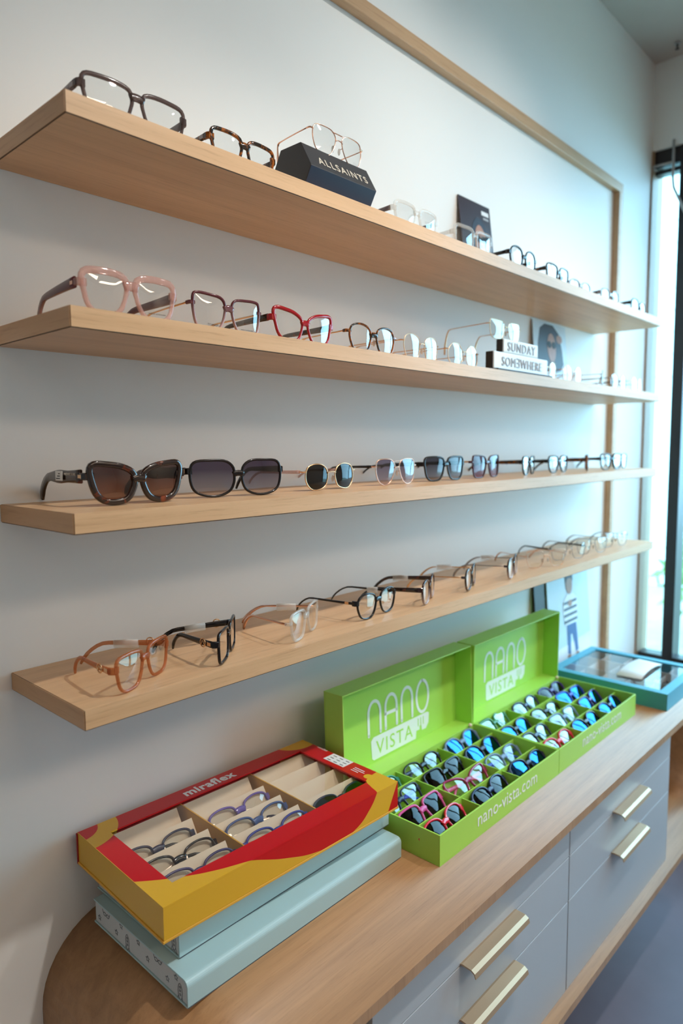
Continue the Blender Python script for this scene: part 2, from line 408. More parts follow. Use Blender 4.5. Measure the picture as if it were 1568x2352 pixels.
#@@PART2
# ------------------------------------------------------------------ eyewear
PI = math.pi
M['lens_clear'] = mat_lens('demo_lens', (0.95, 0.97, 0.97), refl=0.05, fres=1.6)
M['lens_brown'] = mat_lens('brown_gradient_lens', (0.10, 0.045, 0.045), (0.42, 0.17, 0.09), refl=0.02, fres=0.8)
M['lens_violet'] = mat_lens('violet_gradient_lens', (0.085, 0.06, 0.11), (0.50, 0.46, 0.50), refl=0.02, fres=0.8)
M['lens_dark'] = mat_lens('dark_lens', (0.03, 0.03, 0.03), refl=-0.015, fres=0.9)
M['lens_rose'] = mat_lens('rose_gradient_lens', (0.22, 0.19, 0.30), (0.62, 0.50, 0.55), refl=0.05, fres=1.0)
M['lens_grey'] = mat_lens('grey_gradient_lens', (0.08, 0.08, 0.11), (0.35, 0.33, 0.36), refl=-0.01, fres=0.9)
M['lens_wine'] = mat_lens('wine_gradient_lens', (0.12, 0.018, 0.040), (0.33, 0.07, 0.12), refl=-0.015, fres=0.9)
M['lens_mirror'] = mat_lens('blue_mirror_lens', (0.02, 0.03, 0.05), refl=0.30, rc=(0.08, 0.36, 0.95), fres=1.0)
M['grey_crystal'] = mat_acetate('grey_brown_acetate', srgb(82, 66, 64), 0.42, (0.55, 0.47, 0.46))
M['crystal'] = mat_acetate('crystal_acetate', (0.80, 0.80, 0.78, 1), 0.72, (0.95, 0.95, 0.94), 0.08)
M['blush'] = mat_acetate('blush_acetate', srgb(214, 172, 162), 0.60, (0.95, 0.84, 0.81), 0.08)
M['amber'] = mat_acetate('amber_acetate', srgb(190, 112, 66), 0.58, (0.90, 0.66, 0.48), 0.08)
M['black'] = mat_acetate('black_acetate', (0.008, 0.007, 0.009, 1))
M['red_ac'] = mat_acetate('red_acetate', srgb(165, 14, 30), 0.22, (0.7, 0.1, 0.14))
M['mauve'] = mat_two_tone('mauve_fade_acetate', srgb(96, 40, 52), srgb(196, 160, 158), 0.2, 0.15, 0.75)
M['brownfade'] = mat_two_tone('brown_fade_acetate', srgb(50, 14, 18), srgb(190, 170, 165), 0.2, 0.1, 0.6)
M['tort'] = mat_tortoise('tortoise_acetate', (0.012, 0.006, 0.004, 1), srgb(150, 82, 22))
M['tort_dark'] = mat_tortoise('dark_tortoise_acetate', (0.014, 0.006, 0.005, 1), srgb(120, 48, 14), 45, 0.56, 0.70)
M['wine_ac'] = mat_acetate('wine_acetate', srgb(70, 12, 24))
M['navy'] = mat_acetate('navy_plastic', srgb(28, 34, 78), 0.0, None, 0.3)
M['gold_wire'] = mat_plain('gold_wire', (0.80, 0.52, 0.30, 1), 0.22, metal=1.0, var=0.02)
M['rose_wire'] = mat_plain('rose_gold_wire', (0.80, 0.47, 0.34, 1), 0.22, metal=1.0, var=0.02)
M['steel_wire'] = mat_plain('gunmetal_wire', (0.30, 0.27, 0.27, 1), 0.3, metal=1.0, var=0.02)
M['pad'] = mat_acetate('nose_pad_silicone', (0.85, 0.80, 0.76, 1), 0.55, (0.95, 0.93, 0.9))
M['tagclear'] = mat_acetate('frosted_tag', (0.85, 0.86, 0.84, 1), 0.6, (0.95, 0.95, 0.95), 0.35)
M['paper'] = mat_plain('white_paper', (0.78, 0.78, 0.76, 1), 0.7, var=0.01)
M['letter_gold'] = mat_plain('pale_gold_print', (0.62, 0.55, 0.45, 1), 0.4)
M['ink'] = mat_plain('black_ink', (0.02, 0.02, 0.02, 1), 0.6)

SHAPES = {
 'way': [(-.97,.42),(-.86,.84),(-.35,.99),(.35,1.0),(.90,.93),(1.03,.62),(.96,.0),(.82,-.62),(.50,-.96),(-.05,-1.0),(-.50,-.90),(-.78,-.48),(-.92,.02)],
 'butterfly': [(-.98,.22),(-.82,.58),(-.3,.86),(.3,.98),(.92,1.04),(1.10,.82),(1.0,.15),(.80,-.55),(.42,-.93),(-.15,-1.0),(-.62,-.82),(-.88,-.3)],
 'geo': [(-.96,.45),(-.72,.86),(.0,.97),(.78,1.0),(1.0,.84),(1.02,.10),(.86,-.72),(.55,-.98),(-.2,-1.0),(-.58,-.84),(-.86,-.25)],
 'panto': [(-.98,.32),(-.74,.80),(0,1.0),(.74,.84),(1.0,.34),(.92,-.25),(.62,-.80),(0,-1.0),(-.56,-.84),(-.88,-.30)],
 'aviator': [(-.97,.55),(-.62,.92),(.1,1.0),(.82,.90),(1.02,.42),(.97,-.2),(.72,-.75),(.25,-1.0),(-.30,-.92),(-.70,-.48),(-.93,.05)],
 'square': [(-.97,.60),(-.84,.93),(0,.98),(.86,.97),(1.02,.70),(1.0,-.1),(.90,-.75),(.62,-.98),(-.1,-1.0),(-.66,-.93),(-.90,-.55),(-.97,.0)],
 'oval': [(-1,.05),(-.86,.62),(-.4,.97),(.25,1.0),(.80,.78),(1.0,.2),(.92,-.45),(.5,-.95),(-.15,-1.0),(-.75,-.72)],
 'bigsq': [(-.98,.10),(-.92,.62),(-.55,.96),(.15,1.0),(.80,.93),(1.0,.55),(1.0,-.15),(.82,-.70),(.35,-.97),(-.25,-1.0),(-.75,-.74),(-.95,-.3)],
}
def catmull(C, n):
    m = len(C); out = []
    for i in range(n):
        t = i * m / n; k = int(t); u = t - k
        p = [C[(k + j - 1) % m] for j in range(4)]
        out.append(tuple(0.5 * (2 * p[1][q] + (p[2][q] - p[0][q]) * u + (2 * p[0][q] - 5 * p[1][q] + 4 * p[2][q] - p[3][q]) * u * u + (3 * p[1][q] - p[0][q] - 3 * p[2][q] + p[3][q]) * u ** 3) for q in (0, 1)))
    return out[::-1] if sum(out[i - 1][0] * out[i][1] - out[i][0] * out[i - 1][1] for i in range(n)) < 0 else out
def lens_outline(P, n=40):
    if P.get('shape'): return [(P['a'] * x, P['b'] * z) for x, z in catmull(SHAPES[P['shape']], n)]
    a, b, e = P['a'], P['b'], P.get('n', 3.0); tp, cat, nose = P.get('taper', 0.06), P.get('cat', 0.0), P.get('nose', 0.10)
    out = []
    poly = P.get('poly')
    for i in range(n):
        th = 2 * PI * i / n; c, s = math.cos(th), math.sin(th)
        if poly:
            w = 2 * PI / poly; r = math.cos(w / 2) / math.cos((th + w / 2) % w - w / 2) if poly else 1
            r = 0.35 + 0.65 * r
            x, z = 1.06 * r * c, 1.06 * r * s
        else:
            x = math.copysign(abs(c) ** (2 / e), c); z = math.copysign(abs(s) ** (2 / e), s)
        x *= 1 + tp * z
        if x < 0 and z < 0: x += nose * (-z) * (-x)          # cut away for the nose
        if x > 0: z += cat * x * (0.5 + 0.5 * z)             # lifted outer corner
        if P.get('drop') and z < 0: z *= 1 + P['drop'] * (0.4 + 0.6 * x) * 0.5
        out.append((a * x, b * z))
    return out
def rim(bm, O, cx, cz, sgn, rw, rt, d, k, wire):
    n = len(O)
    P2 = [Vector((sgn * x + cx, z + cz)) for x, z in O]
    rings = []
    for i in range(n):
        tg = (P2[(i + 1) % n] - P2[i - 1]).normalized(); nrm = Vector((tg.y, -tg.x)) * sgn
        zz = O[i][1] / max(abs(q[1]) for q in O)
        w = rw * (1 + (rt - 1) * max(0, zz))
        if wire: sec = [(w / 2 + w / 2 * math.cos(2 * PI * j / 6), d / 2 * math.sin(2 * PI * j / 6)) for j in range(6)]
        else:
            c = min(w, d) * 0.25
            sec = [(0, -d / 2 + c), (c, -d / 2), (w - c, -d / 2), (w, -d / 2 + c), (w, d / 2 - c), (w - c, d / 2), (c, d / 2), (0, d / 2 - c)]
        ring = []
        for (q, y) in sec:
            p = P2[i] + nrm * q
            ring.append(bm.verts.new((p.x, y + k * p.x * p.x, p.y)))
        rings.append(ring)
    m = len(rings[0])
    for i in range(n):
        A, B = rings[i], rings[(i + 1) % n]
        for j in range(m):
            f = bm.faces.new((A[j], A[(j + 1) % m], B[(j + 1) % m], B[j])); f.smooth = True
def temple_mesh(P, L, drop, sgn):
    """temple along +y from its hinge at the origin, ear bend dropping by 'drop'"""
    th, tk = P.get('th', 0.008), P.get('tk', 0.0032); wire = P.get('wire_temple')
    bend = L * P.get('bend', 0.70); path = []; hs = []
    for i in range(15):
        t = i / 14
        if t < 0.6: y = bend * t / 0.6; z = -0.002 * (t / 0.6); h = th * (1 - 0.35 * t / 0.6)
        else:
            u = (t - 0.6) / 0.4; y = bend + (L - bend) * (1 - (1 - u) ** 1.35); z = -0.002 - (drop - 0.002) * u ** 1.5
            h = th * 0.65 * (1 - 0.1 * u)
            if wire: h = th * 1.1 + 0.003 * u
        if P.get('wave') and 0.25 < t < 0.55: h += P['wave'] * math.sin(PI * (t - 0.25) / 0.3)
        if i == 14: h *= 0.55
        path.append(Vector((-sgn * 0.010 * t * t, y, z))); hs.append(h)
    bm = bmesh.new()
    def up(i):
        tg = path[min(i + 1, 14)] - path[max(i - 1, 0)]
        return Vector((0, -tg.z, tg.y)).normalized()
    bm_sweep(bm, path, lambda i: rrect(tk, hs[i]) if not (wire and i < 8) else circ(th * 0.5, 8), up=up)
    return bm, path, hs
def glasses(name, label, cat, loc, yaw, P, group=None, folded=False, pitch=0.0, roll=0.0, scale=1.0, tags=(), spread=0.0, lift=0.0, clutter=True):
    a, b, gap, rw = P['a'], P['b'], P.get('gap', 0.016), P.get('rw', 0.0035)
    rt, d, k = P.get('rt', 1.2), P.get('d', 0.0038), P.get('curve', 0.9)
    wire = P.get('style') == 'wire'; rimless = P.get('style') == 'rimless'
    root = empty(name, loc, (pitch, roll, yaw), scale)
    tag(root, label, cat, group)
    O = lens_outline(P); lo = min(z for x, z in O); cz = -lo + rw + 0.0003
    cx = gap / 2 + a * (1 + max(0, P.get('taper', 0.06)) * 0.4)
    xin = min(x for x, z in O); cx = gap / 2 - xin if P.get('fit', True) else cx
    xo = cx + max(x for x, z in O) + rw; W = xo + P.get('lug', 0.003)
    zh = cz + P.get('zh', 0.45) * b
    bm = bmesh.new()
    if not rimless:
        for s in (1, -1): rim(bm, O, s * cx, cz, s, rw, rt, d, k, wire)
    zb = cz + P.get('zb', 0.30) * b
    # inner edge of lens at bridge height
    xi = min((abs(z - (zb - cz)), x) for x, z in O if x < 0)[1] + cx
    bt = P.get('bt', 0.0085 if not wire and not rimless else 0.0016)
    bp = []
    for i in range(9):
        t = -1 + i / 4; x = t * (xi - (0 if not wire else 0.0)); bp.append((x, -0.0003 + k * x * x - (0.001 if wire or rimless else 0), zb + P.get('arch', 0.002) * (1 - t * t)))
    bm_sweep(bm, bp, lambda i: rrect(d, bt) if not (wire or rimless) else circ(bt / 2, 6))
    if P.get('double'):
        zb2 = cz + 0.86 * b
        x2 = min((abs(z - 0.86 * b), x) for x, z in O if x < 0)[1] + cx
        bm_sweep(bm, [(t * x2, k * x2 * x2 * t * t, zb2) for t in (-1, -0.5, 0, 0.5, 1)], lambda i: circ(bt / 2, 6))
    # end pieces
    lh = P.get('lh', (0.005 if P.get('wire_temple') else 0.009) if not (wire or rimless) else 0.003)
    for s in (1, -1):
        x1 = s * (xo - rw * 1.2 - 0.001); yb = k * xo * xo
        pth = [(x1, yb, zh), (s * (W - 0.0015), yb + 0.0005, zh), (s * (W - 0.0005), yb + 0.003, zh), (s * (W - 0.0005), yb + 0.0075, zh)]
        bm_sweep(bm, pth, lambda i: rrect(min(d, 0.0038), lh) if not (wire or rimless) else circ(0.0012, 6), smooth=False)
    obj('frame_front', bm, P['fm'], root)
    # lenses
    for s in (1, -1):
        bm = bmesh.new(); n = len(O); R0 = []
        for f_, dz in ((1.0, 0.0), (0.66, 0.0009), (0.33, 0.0014)):
            R0.append([bm.verts.new((s * (x * f_ * 1.01 + 0) + s * cx, k * (x * f_ + cx) ** 2 - dz, z * f_ * 1.01 + cz)) for x, z in O])
        c = bm.verts.new((s * cx, k * cx * cx - 0.0016, cz))
        for u in range(2):
            for i in range(n):
                bm.faces.new((R0[u][i], R0[u][(i + 1) % n], R0[u + 1][(i + 1) % n], R0[u + 1][i])).smooth = True
        for i in range(n): bm.faces.new((R0[2][i], R0[2][(i + 1) % n], c)).smooth = True
        bmesh.ops.recalc_face_normals(bm, faces=bm.faces)
        obj('lens', bm, P.get('lm', 'lens_clear'), root)
        if wire or rimless or P.get('pads'):
            bm = bmesh.new(); bmesh.ops.create_icosphere(bm, subdivisions=2, radius=1.0)
            for v in bm.verts: v.co = Vector((s * (xi - 0.0005) + s * v.co.x * 0.0016, 0.006 + v.co.y * 0.003, zb - 0.010 + v.co.z * 0.0055))
            for f in bm.faces: f.smooth = True
            np_ = obj('nose_pad', bm, 'pad', root)
            tube('pad_arm', [(s * (xi + 0.001), k * xi * xi + 0.001, zb - 0.006), (s * xi, 0.005, zb - 0.007), (s * (xi - 0.0005), 0.006, zb - 0.010)], 0.0005, P['fm'], np_, k=5)
    # temples
    L = P.get('L', 0.132)
    for s in (1, -1):
        bm, pth, hs = temple_mesh(P, L, zh + lift - 0.0005 - P.get('th', 0.008) * 0.18, s)
        t = obj('temple', bm, P.get('tm', P['fm']), root)
        t.location = (s * (W - 0.0005), k * xo * xo + 0.0065, zh)
        if folded:
            t.rotation_euler = (0, 0, s * PI / 2 * 0.97); t.location = (s * (W - 0.002), k * xo * xo + (0.009 if s > 0 else 0.005), zh)
        elif P.get('tang'): t.rotation_euler = (0, 0, P['tang'][0 if s > 0 else 1])
        if P.get('tipm'):
            pass
        if P.get('disc'):
            y = P.get('disc_y', 0.020); bm = bmesh.new()
            for rr in (0.0058,):
                pp = [(s * 0.0022, y + rr * math.cos(2 * PI * i / 16), rr * math.sin(2 * PI * i / 16)) for i in range(16)]
                bm_sweep(bm, pp, lambda i: circ(0.0009, 5), closed=True, up=Vector((1, 0, 0)))
            for q in (-1, 1):
                bm_sweep(bm, [(s * 0.0022, y - 0.0035 * q, -0.003), (s * 0.0024, y - 0.001 * q, 0.003)], lambda i: circ(0.0007, 5))
            obj('round_emblem', bm, 'gold_wire', t)
        if P.get('sticker') and s < 0:
            q = box('price_sticker', (-0.0036, 0.040, -0.006), (-0.0030, 0.058, 0.006), 'paper', t, 0.0002)
            for r_ in range(3): box('sticker_print', (-0.0038, 0.046 + 0.0 * r_, -0.004 + 0.003 * r_), (-0.0036, 0.056 - 0.003 * r_, -0.0028 + 0.003 * r_), 'ink', q)
            text('MICHAEL KORS', 0.0042, 'letter_gold', t, (-0.0030, 0.037, 0.001), (PI / 2, 0, -PI / 2), ext=0.0001)
        if P.get('plate'):
            y = P.get('plate_y', 0.006); q = box('metal_plate', (s * 0.0014 - 0.0006, y - 0.004, -0.0025), (s * 0.0014 + 0.0006, y + 0.004, 0.0025), P['plate'], t, 0.0005)
    for (s, y0, y1) in tags:
        bm = bmesh.new(); t = [c for c in root.children if c.name.startswith('temple')][0 if s > 0 else 1]
        bm_sweep(bm, [(-s * 0.002, y0, -0.002), (-s * 0.004, (y0 + y1) / 2, -0.002), (-s * 0.006, y1, -0.003)], lambda i: rrect(0.0048, 0.0115, 0.002))
        obj('security_tag', bm, 'tagclear', t)
    if P.get('lens_text'):
        for s_, str_, sz_ in P['lens_text']:
            text(str_, sz_, 'ink', root, (s_ * cx - (0.006 if sz_ > 0.003 else 0.010), k * cx * cx - 0.0024, cz - b * 0.82), (PI / 2, 0, 0), ext=0.00005)
    return root

# shape presets -------------------------------------------------------------
def V(base, **kw):
    q = dict(base); q.update(kw); return q
SQ = dict(a=0.0265, b=0.0205, n=3.4, taper=0.07, gap=0.017, rw=0.0038, rt=1.3, nose=0.12)
WIRE = dict(style='wire', a=0.025, b=0.0205, n=2.2, taper=0.03, gap=0.018, rw=0.0014, rt=1.0, d=0.0018, th=0.0018, tk=0.003, wire_temple=True, fm='gold_wire', tm='gold_wire', lug=0.005, nose=0.05)
E1 = 'eyeglasses'; E2 = 'sunglasses'
S1, S2, S3, S4 = SHZ
g1 = 'frames on the topmost shelf'
glasses(E1, 'grey-brown translucent square frame at the near end of the topmost shelf', 'eyeglasses', (0.405, -0.168, S1), -0.02, V(SQ, shape='way', zb=.55, bt=.009, a=0.0275, b=0.0195, fm='grey_crystal', plate='steel_wire', th=0.010, n=3.6), g1)
glasses(E1, 'tortoiseshell frame beside the black prism on the topmost shelf', 'eyeglasses', (0.570, -0.163, S1), 0.03, V(SQ, shape='way', zb=.5, bt=.009, a=0.0225, b=0.0185, gap=0.015, fm='tort', tm='tort', plate='steel_wire'), g1)
glasses(E1, 'clear crystal frame just right of the black prism', 'eyeglasses', (0.952, -0.168, S1), 0.0, V(SQ, shape='way', zb=.5, a=0.0245, b=0.0190, fm='crystal', tm='grey_crystal', n=3.0, rw=0.004), g1)
glasses(E1, 'clear crystal frame standing before the dark portrait card', 'eyeglasses', (1.142, -0.166, S1), -0.03, V(SQ, shape='square', zb=.5, a=0.0250, b=0.0200, fm='crystal', tm='crystal', n=3.4, rw=0.005), g1)
glasses(E1, 'round black frame right of the dark portrait card', 'eyeglasses', (1.340, -0.166, S1), 0.02, V(SQ, shape='panto', a=0.0230, b=0.0230, n=2.0, gap=0.018, fm='black', tm='black', rw=0.003, lug=0.004), g1)
glasses(E1, 'dark squarish frame second right of the portrait card', 'eyeglasses', (1.506, -0.166, S1), 0.02, V(SQ, shape='way', a=0.0235, b=0.0205, n=2.6, fm='black', tm='tort', rw=0.0024), g1)
glasses(E1, 'thin dark frame third right of the portrait card', 'eyeglasses', (1.642, -0.160, S1), -0.05, V(SQ, a=0.0215, b=0.0160, n=2.6, fm='steel_wire', tm='steel_wire', rw=0.0018), g1)
glasses(E1, 'slim dark frame fourth right of the portrait card', 'eyeglasses', (1.815, -0.166, S1), -0.05, V(SQ, a=0.0205, b=0.0185, n=3.0, fm='steel_wire', tm='black', rw=0.0018), g1)
glasses(E1, 'dark browline frame at the far end of the topmost shelf', 'eyeglasses', (2.020, -0.168, S1), 0.05, V(SQ, a=0.0255, b=0.0190, n=2.6, fm='black', tm='black', rw=0.002, rt=2.0), g1)
g2 = 'frames on the second shelf'
glasses(E1, 'large blush pink translucent frame at the near end of the second shelf', 'eyeglasses', (0.390, -0.166, S2), -0.04, V(SQ, shape='way', zb=.5, bt=.011, a=0.0235, b=0.0205, n=3.0, gap=0.017, rw=0.0055, rt=1.5, taper=0.10, fm='blush', tm='mauve', th=0.013, tk=0.004, plate='rose_wire', lens_text=((1, 'SUNDAY SOMEWHERE', 0.0023),)), g2)
glasses(E1, 'mauve fading angular frame with gold temples on the second shelf', 'eyeglasses', (0.535, -0.165, S2), 0.0, V(SQ, shape='geo', zb=.3, a=0.0235, b=0.0215, n=3.0, gap=0.014, rw=0.0028, cat=0.10, taper=0.08, fm='mauve', tm='gold_wire', wire_temple=True, th=0.0026, lens_text=((-1, 'TITANIUM', 0.0038), (1, 'SUNDAY SOMEWHERE', 0.0021))), g2)
glasses(E1, 'shiny red cat-eye frame on the second shelf', 'eyeglasses', (0.678, -0.165, S2), 0.02, V(SQ, shape='butterfly', zb=.25, a=0.0245, b=0.0205, n=2.8, gap=0.015, rw=0.0036, rt=1.5, cat=0.20, taper=0.10, fm='red_ac', tm='tort_dark', th=0.010), g2)
glasses(E1, 'round tortoiseshell frame with gold temples on the second shelf', 'eyeglasses', (0.838, -0.164, S2), 0.0, V(SQ, shape='panto', a=0.0235, b=0.0215, n=2.15, gap=0.017, rw=0.0024, fm='tort', tm='gold_wire', wire_temple=True, th=0.0024, pads=True, lug=0.006), g2)
glasses(E1, 'rimless-looking gold panto wire frame on the second shelf, left of two', 'eyeglasses', (0.975, -0.163, S2), 0.05, V(WIRE, shape='panto', a=0.0230, b=0.0225, rw=0.0010, gap=0.016), g2)
glasses(E1, 'gold octagonal wire frame right before the two-tier white sign', 'eyeglasses', (1.114, -0.163, S2), 0.04, V(WIRE, a=0.0235, b=0.0215, poly=8, rw=0.0011, gap=0.015), g2)
for x, lab, kw, yw in ((1.468, 'wire frame partly behind the right end of the white sign', dict(fm='gold_wire', tm='tort'), 0.06), (1.606, 'wire frame first clear of the white sign on its right', dict(fm='rose_wire', tm='tort'), 0.02),
        (1.785, 'wire frame in the gap before the vertical wood trim, second shelf', dict(fm='steel_wire'), 0.42), (1.900, 'wire frame in front of the vertical wood trim, second shelf', dict(fm='steel_wire', tm='tort'), 0.0), (2.040, 'wire frame at the far end of the second shelf', dict(fm='gold_wire', tm='wine_ac'), 0.1)):
    glasses(E1, lab, 'eyeglasses', (x, -0.163, S2), yw, V(WIRE, a=0.0225, b=0.0205, n=2.3, rw=0.0012, **kw), g2)
g3 = 'frames on the third shelf'
glasses(E2, 'big dark tortoiseshell butterfly sunglasses with brown lenses', 'sunglasses', (0.409, -0.137, S3), 0.02, V(SQ, shape='butterfly', zb=.15, bt=.011, a=0.0250, b=0.0198, n=2.7, gap=0.018, rw=0.0078, rt=0.9, cat=0.18, taper=0.14, fm='tort_dark', tm='tort_dark', lm='lens_brown', th=0.017, wave=0.004, tk=0.004, plate='gold_wire', plate_y=0.001, d=0.0055, L=0.125, sticker=True), g3)
glasses(E2, 'big black rounded-square sunglasses with violet lenses', 'sunglasses', (0.570, -0.135, S3), -0.22, V(SQ, shape='bigsq', zb=.2, a=0.0312, b=0.0235, n=2.7, gap=0.015, rw=0.0032, rt=1.1, taper=0.02, fm='black', tm='black', lm='lens_violet', th=0.010, plate='gold_wire', plate_y=0.0), g3)
glasses(E2, 'gold oval wire sunglasses with dark lenses', 'sunglasses', (0.766, -0.133, S3), 0.05, V(WIRE, shape='oval', a=0.0240, b=0.0195, n=2.5, gap=0.020, rw=0.0020, d=0.0026, fm='gold_wire', tm='blush', wire_temple=False, th=0.006, lm='lens_dark', lug=0.006), g3)
glasses(E2, 'rose-gold double-bridge aviator sunglasses', 'sunglasses', (0.944, -0.130, S3), 0.0, V(WIRE, shape='aviator', a=0.0240, b=0.0225, n=2.5, taper=0.06, nose=0.25, drop=0.10, gap=0.015, rw=0.0017, fm='rose_wire', tm='black', wire_temple=False, th=0.005, lm='lens_rose', double=True), g3)
glasses(E2, 'black square sunglasses with grey graded lenses', 'sunglasses', (1.116, -0.120, S3), -0.03, V(SQ, shape='way', a=0.0285, b=0.0220, n=3.2, gap=0.014, rw=0.0028, fm='black', tm='black', lm='lens_grey', th=0.009), g3)
glasses(E2, 'wine red sunglasses with thin gold temples', 'sunglasses', (1.285, -0.115, S3), 0.08, V(SQ, shape='geo', a=0.0265, b=0.0230, n=2.8, gap=0.016, rw=0.0020, cat=0.06, fm='wine_ac', tm='gold_wire', wire_temple=True, th=0.0024, lm='lens_wine'), g3)
for x, y, lab, kw, yw in ((1.475, -0.118, 'black eyeglasses first right of the wine red sunglasses', dict(a=0.023, fm='black', tm='tort', b=0.0195), 0.25), (1.640, -0.115, 'black eyeglasses second right of the wine red sunglasses', dict(a=0.0245, fm='black', tm='black', b=0.019), 0.05),
        (1.815, -0.115, 'dark eyeglasses turned edge-on, third right of the wine red sunglasses', dict(a=0.023, fm='tort', tm='tort', b=0.019), 0.45), (1.925, -0.140, 'black squarish eyeglasses in front of the vertical wood trim, third shelf', dict(a=0.0250, fm='black', tm='tort_dark', b=0.020), -0.10),
        (2.045, -0.118, 'black eyeglasses at the far end of the third shelf', dict(a=0.0235, fm='black', tm='black', b=0.019), 0.02)):
    glasses(E1, lab, 'eyeglasses', (x, y, S3), yw, V(SQ, shape='way', rw=0.003, **kw), g3)
g4 = 'frames on the lowest shelf'
glasses(E1, 'amber translucent frame with gold round emblems at the near end of the lowest shelf', 'eyeglasses', (0.392, -0.166, S4), 0.47, V(SQ, shape='way', zb=.4, a=0.0235, b=0.0200, n=3.0, gap=0.016, rw=0.0034, taper=0.06, fm='amber', tm='amber', th=0.008, disc=True, plate='gold_wire', plate_y=0.006, L=0.115, tang=(0.12, -0.50)), g4, tags=((1, 0.035, 0.068),))
glasses(E1, 'black frame with gold round emblems turned sideways on the lowest shelf', 'eyeglasses', (0.532, -0.154, S4), 0.72, V(SQ, shape='square', zb=.4, a=0.0230, b=0.0195, n=3.2, gap=0.016, rw=0.0034, fm='black', tm='black', th=0.009, disc=True, plate='gold_wire', plate_y=0.007, L=0.115, tang=(0.42, -0.75)), g4, tags=((1, 0.038, 0.068),))
glasses(E1, 'crystal frame with rose-gold temples on the lowest shelf', 'eyeglasses', (0.676, -0.163, S4), 0.44, V(SQ, shape='way', zb=.4, a=0.0235, b=0.0195, n=3.2, gap=0.016, rw=0.0034, fm='crystal', tm='rose_wire', wire_temple=True, th=0.0034, L=0.120, tang=(0.11, -0.50)), g4, tags=((1, 0.030, 0.062),))
glasses(E1, 'rounded black frame with a gold temple mark on the lowest shelf', 'eyeglasses', (0.846, -0.166, S4), 0.12, V(SQ, shape='panto', zb=.3, a=0.0245, b=0.0200, n=2.6, gap=0.016, rw=0.0024, cat=0.06, fm='black', tm='black', th=0.0045, plate='gold_wire', plate_y=0.012, L=0.13), g4, tags=((1, 0.03, 0.05),))
for x, y, lab, kw, yw in ((1.000, -0.165, 'brown frame fading to clear, first right of the rounded black frame', dict(fm='brownfade', tm='tort_dark', th=0.009), 0.44), (1.155, -0.160, 'dark frame with thin temples, second right of the rounded black frame', dict(fm='tort_dark', tm='gold_wire', wire_temple=True, th=0.0022), 0.40),
        (1.325, -0.162, 'dark frame with thin temples, third right of the rounded black frame', dict(fm='brownfade', tm='steel_wire', wire_temple=True, th=0.0022), 0.34)):
    glasses(E1, lab, 'eyeglasses', (x, y, S4), yw, V(SQ, shape='panto', a=0.0235, b=0.0200, rw=0.0028, L=0.115, **kw), g4, tags=((1, 0.045, 0.075),))
for x, y, lab, kw, yw in ((1.480, -0.165, 'thin copper wire frame on the lowest shelf', dict(fm='rose_wire', tm='rose_wire'), -0.4), (1.625, -0.155, 'dark wire frame right of the copper one on the lowest shelf', dict(fm='steel_wire', tm='black', wire_temple=False, th=0.005), -0.35),
        (1.760, -0.160, 'dark wire frame last but one on the lowest shelf', dict(fm='steel_wire', tm='steel_wire'), -0.3), (1.930, -0.155, 'dark wire frame at the far end of the lowest shelf', dict(fm='steel_wire', tm='steel_wire'), -0.25)):
    glasses(E1, lab, 'eyeglasses', (x, y, S4), yw, V(WIRE, shape='way', a=0.0245, b=0.0195, rw=0.0014, L=0.12, **kw), g4)
#@@PART3
# ------------------------------------------------------------------ displays on the shelves
M['charcoal'] = mat_plain('charcoal_card', (0.022, 0.021, 0.025, 1), 0.45)
M['navy_card'] = mat_plain('navy_card', (0.012, 0.017, 0.045, 1), 0.4)
pz = empty('prism_display', (0.755, -0.135, S1)); hs_ = 0.0435
tag(pz, 'black hexagonal prism display block lettered in pale gold on the topmost shelf', 'display block')
hx = [(hs_ * math.cos(math.radians(60 * i)), hs_ * math.sin(math.radians(60 * i)) + hs_ * math.sin(PI / 3) + 0.0004) for i in range(6)]
bm = bmesh.new(); X0, X1 = -0.074, 0.074
A = [bm.verts.new((X0, p[0], p[1])) for p in hx]; B = [bm.verts.new((X1, p[0], p[1])) for p in hx]
bm.faces.new(A).material_index = 0; bm.faces.new(B[::-1]).material_index = 0
for i in range(6):
    f = bm.faces.new((A[i], B[i], B[(i + 1) % 6], A[(i + 1) % 6])); f.material_index = 1 if i == 3 else 0
bmesh.ops.recalc_face_normals(bm, faces=bm.faces)
bmesh.ops.bevel(bm, geom=list(bm.edges), offset=0.0008, segments=1, affect='EDGES')
obj('block', bm, ['charcoal', 'navy_card'], pz)
# upper front face runs from (-hs,mid) to (-hs/2,top): tilt 60 deg
text('ALLSAINTS', 0.0190, 'letter_gold', pz, (0.004, -0.0389, 0.0468), (math.radians(60), 0, 0), ext=0.0002, align='CENTER', space=1.25, bold=0.0002)
glasses(E1, 'thin rose-gold aviator frame standing on the black prism', 'eyeglasses', (0.762, -0.158, S1 + 2 * hs_ * math.sin(PI / 3) - 0.0055), 0.0, V(WIRE, shape='aviator', a=0.0230, b=0.0205, gap=0.015, rw=0.0013, fm='rose_wire', tm='rose_wire', double=True, L=0.075, bend=0.9, zh=0.6), 'frames on the topmost shelf')
def card(name, x0, x1, z0, h, y, lean, th, mat, label, cat):
    """a stiff card standing at height z0, its foot y in front of the wall, leaning back"""
    o_ = empty(name, ((x0 + x1) / 2, -y, z0), (-lean, 0, 0)); w = (x1 - x0) / 2
    box('card', (-w, 0, 0.0), (w, th, h), mat, o_, 0.0003)
    tag(o_, label, cat); return o_
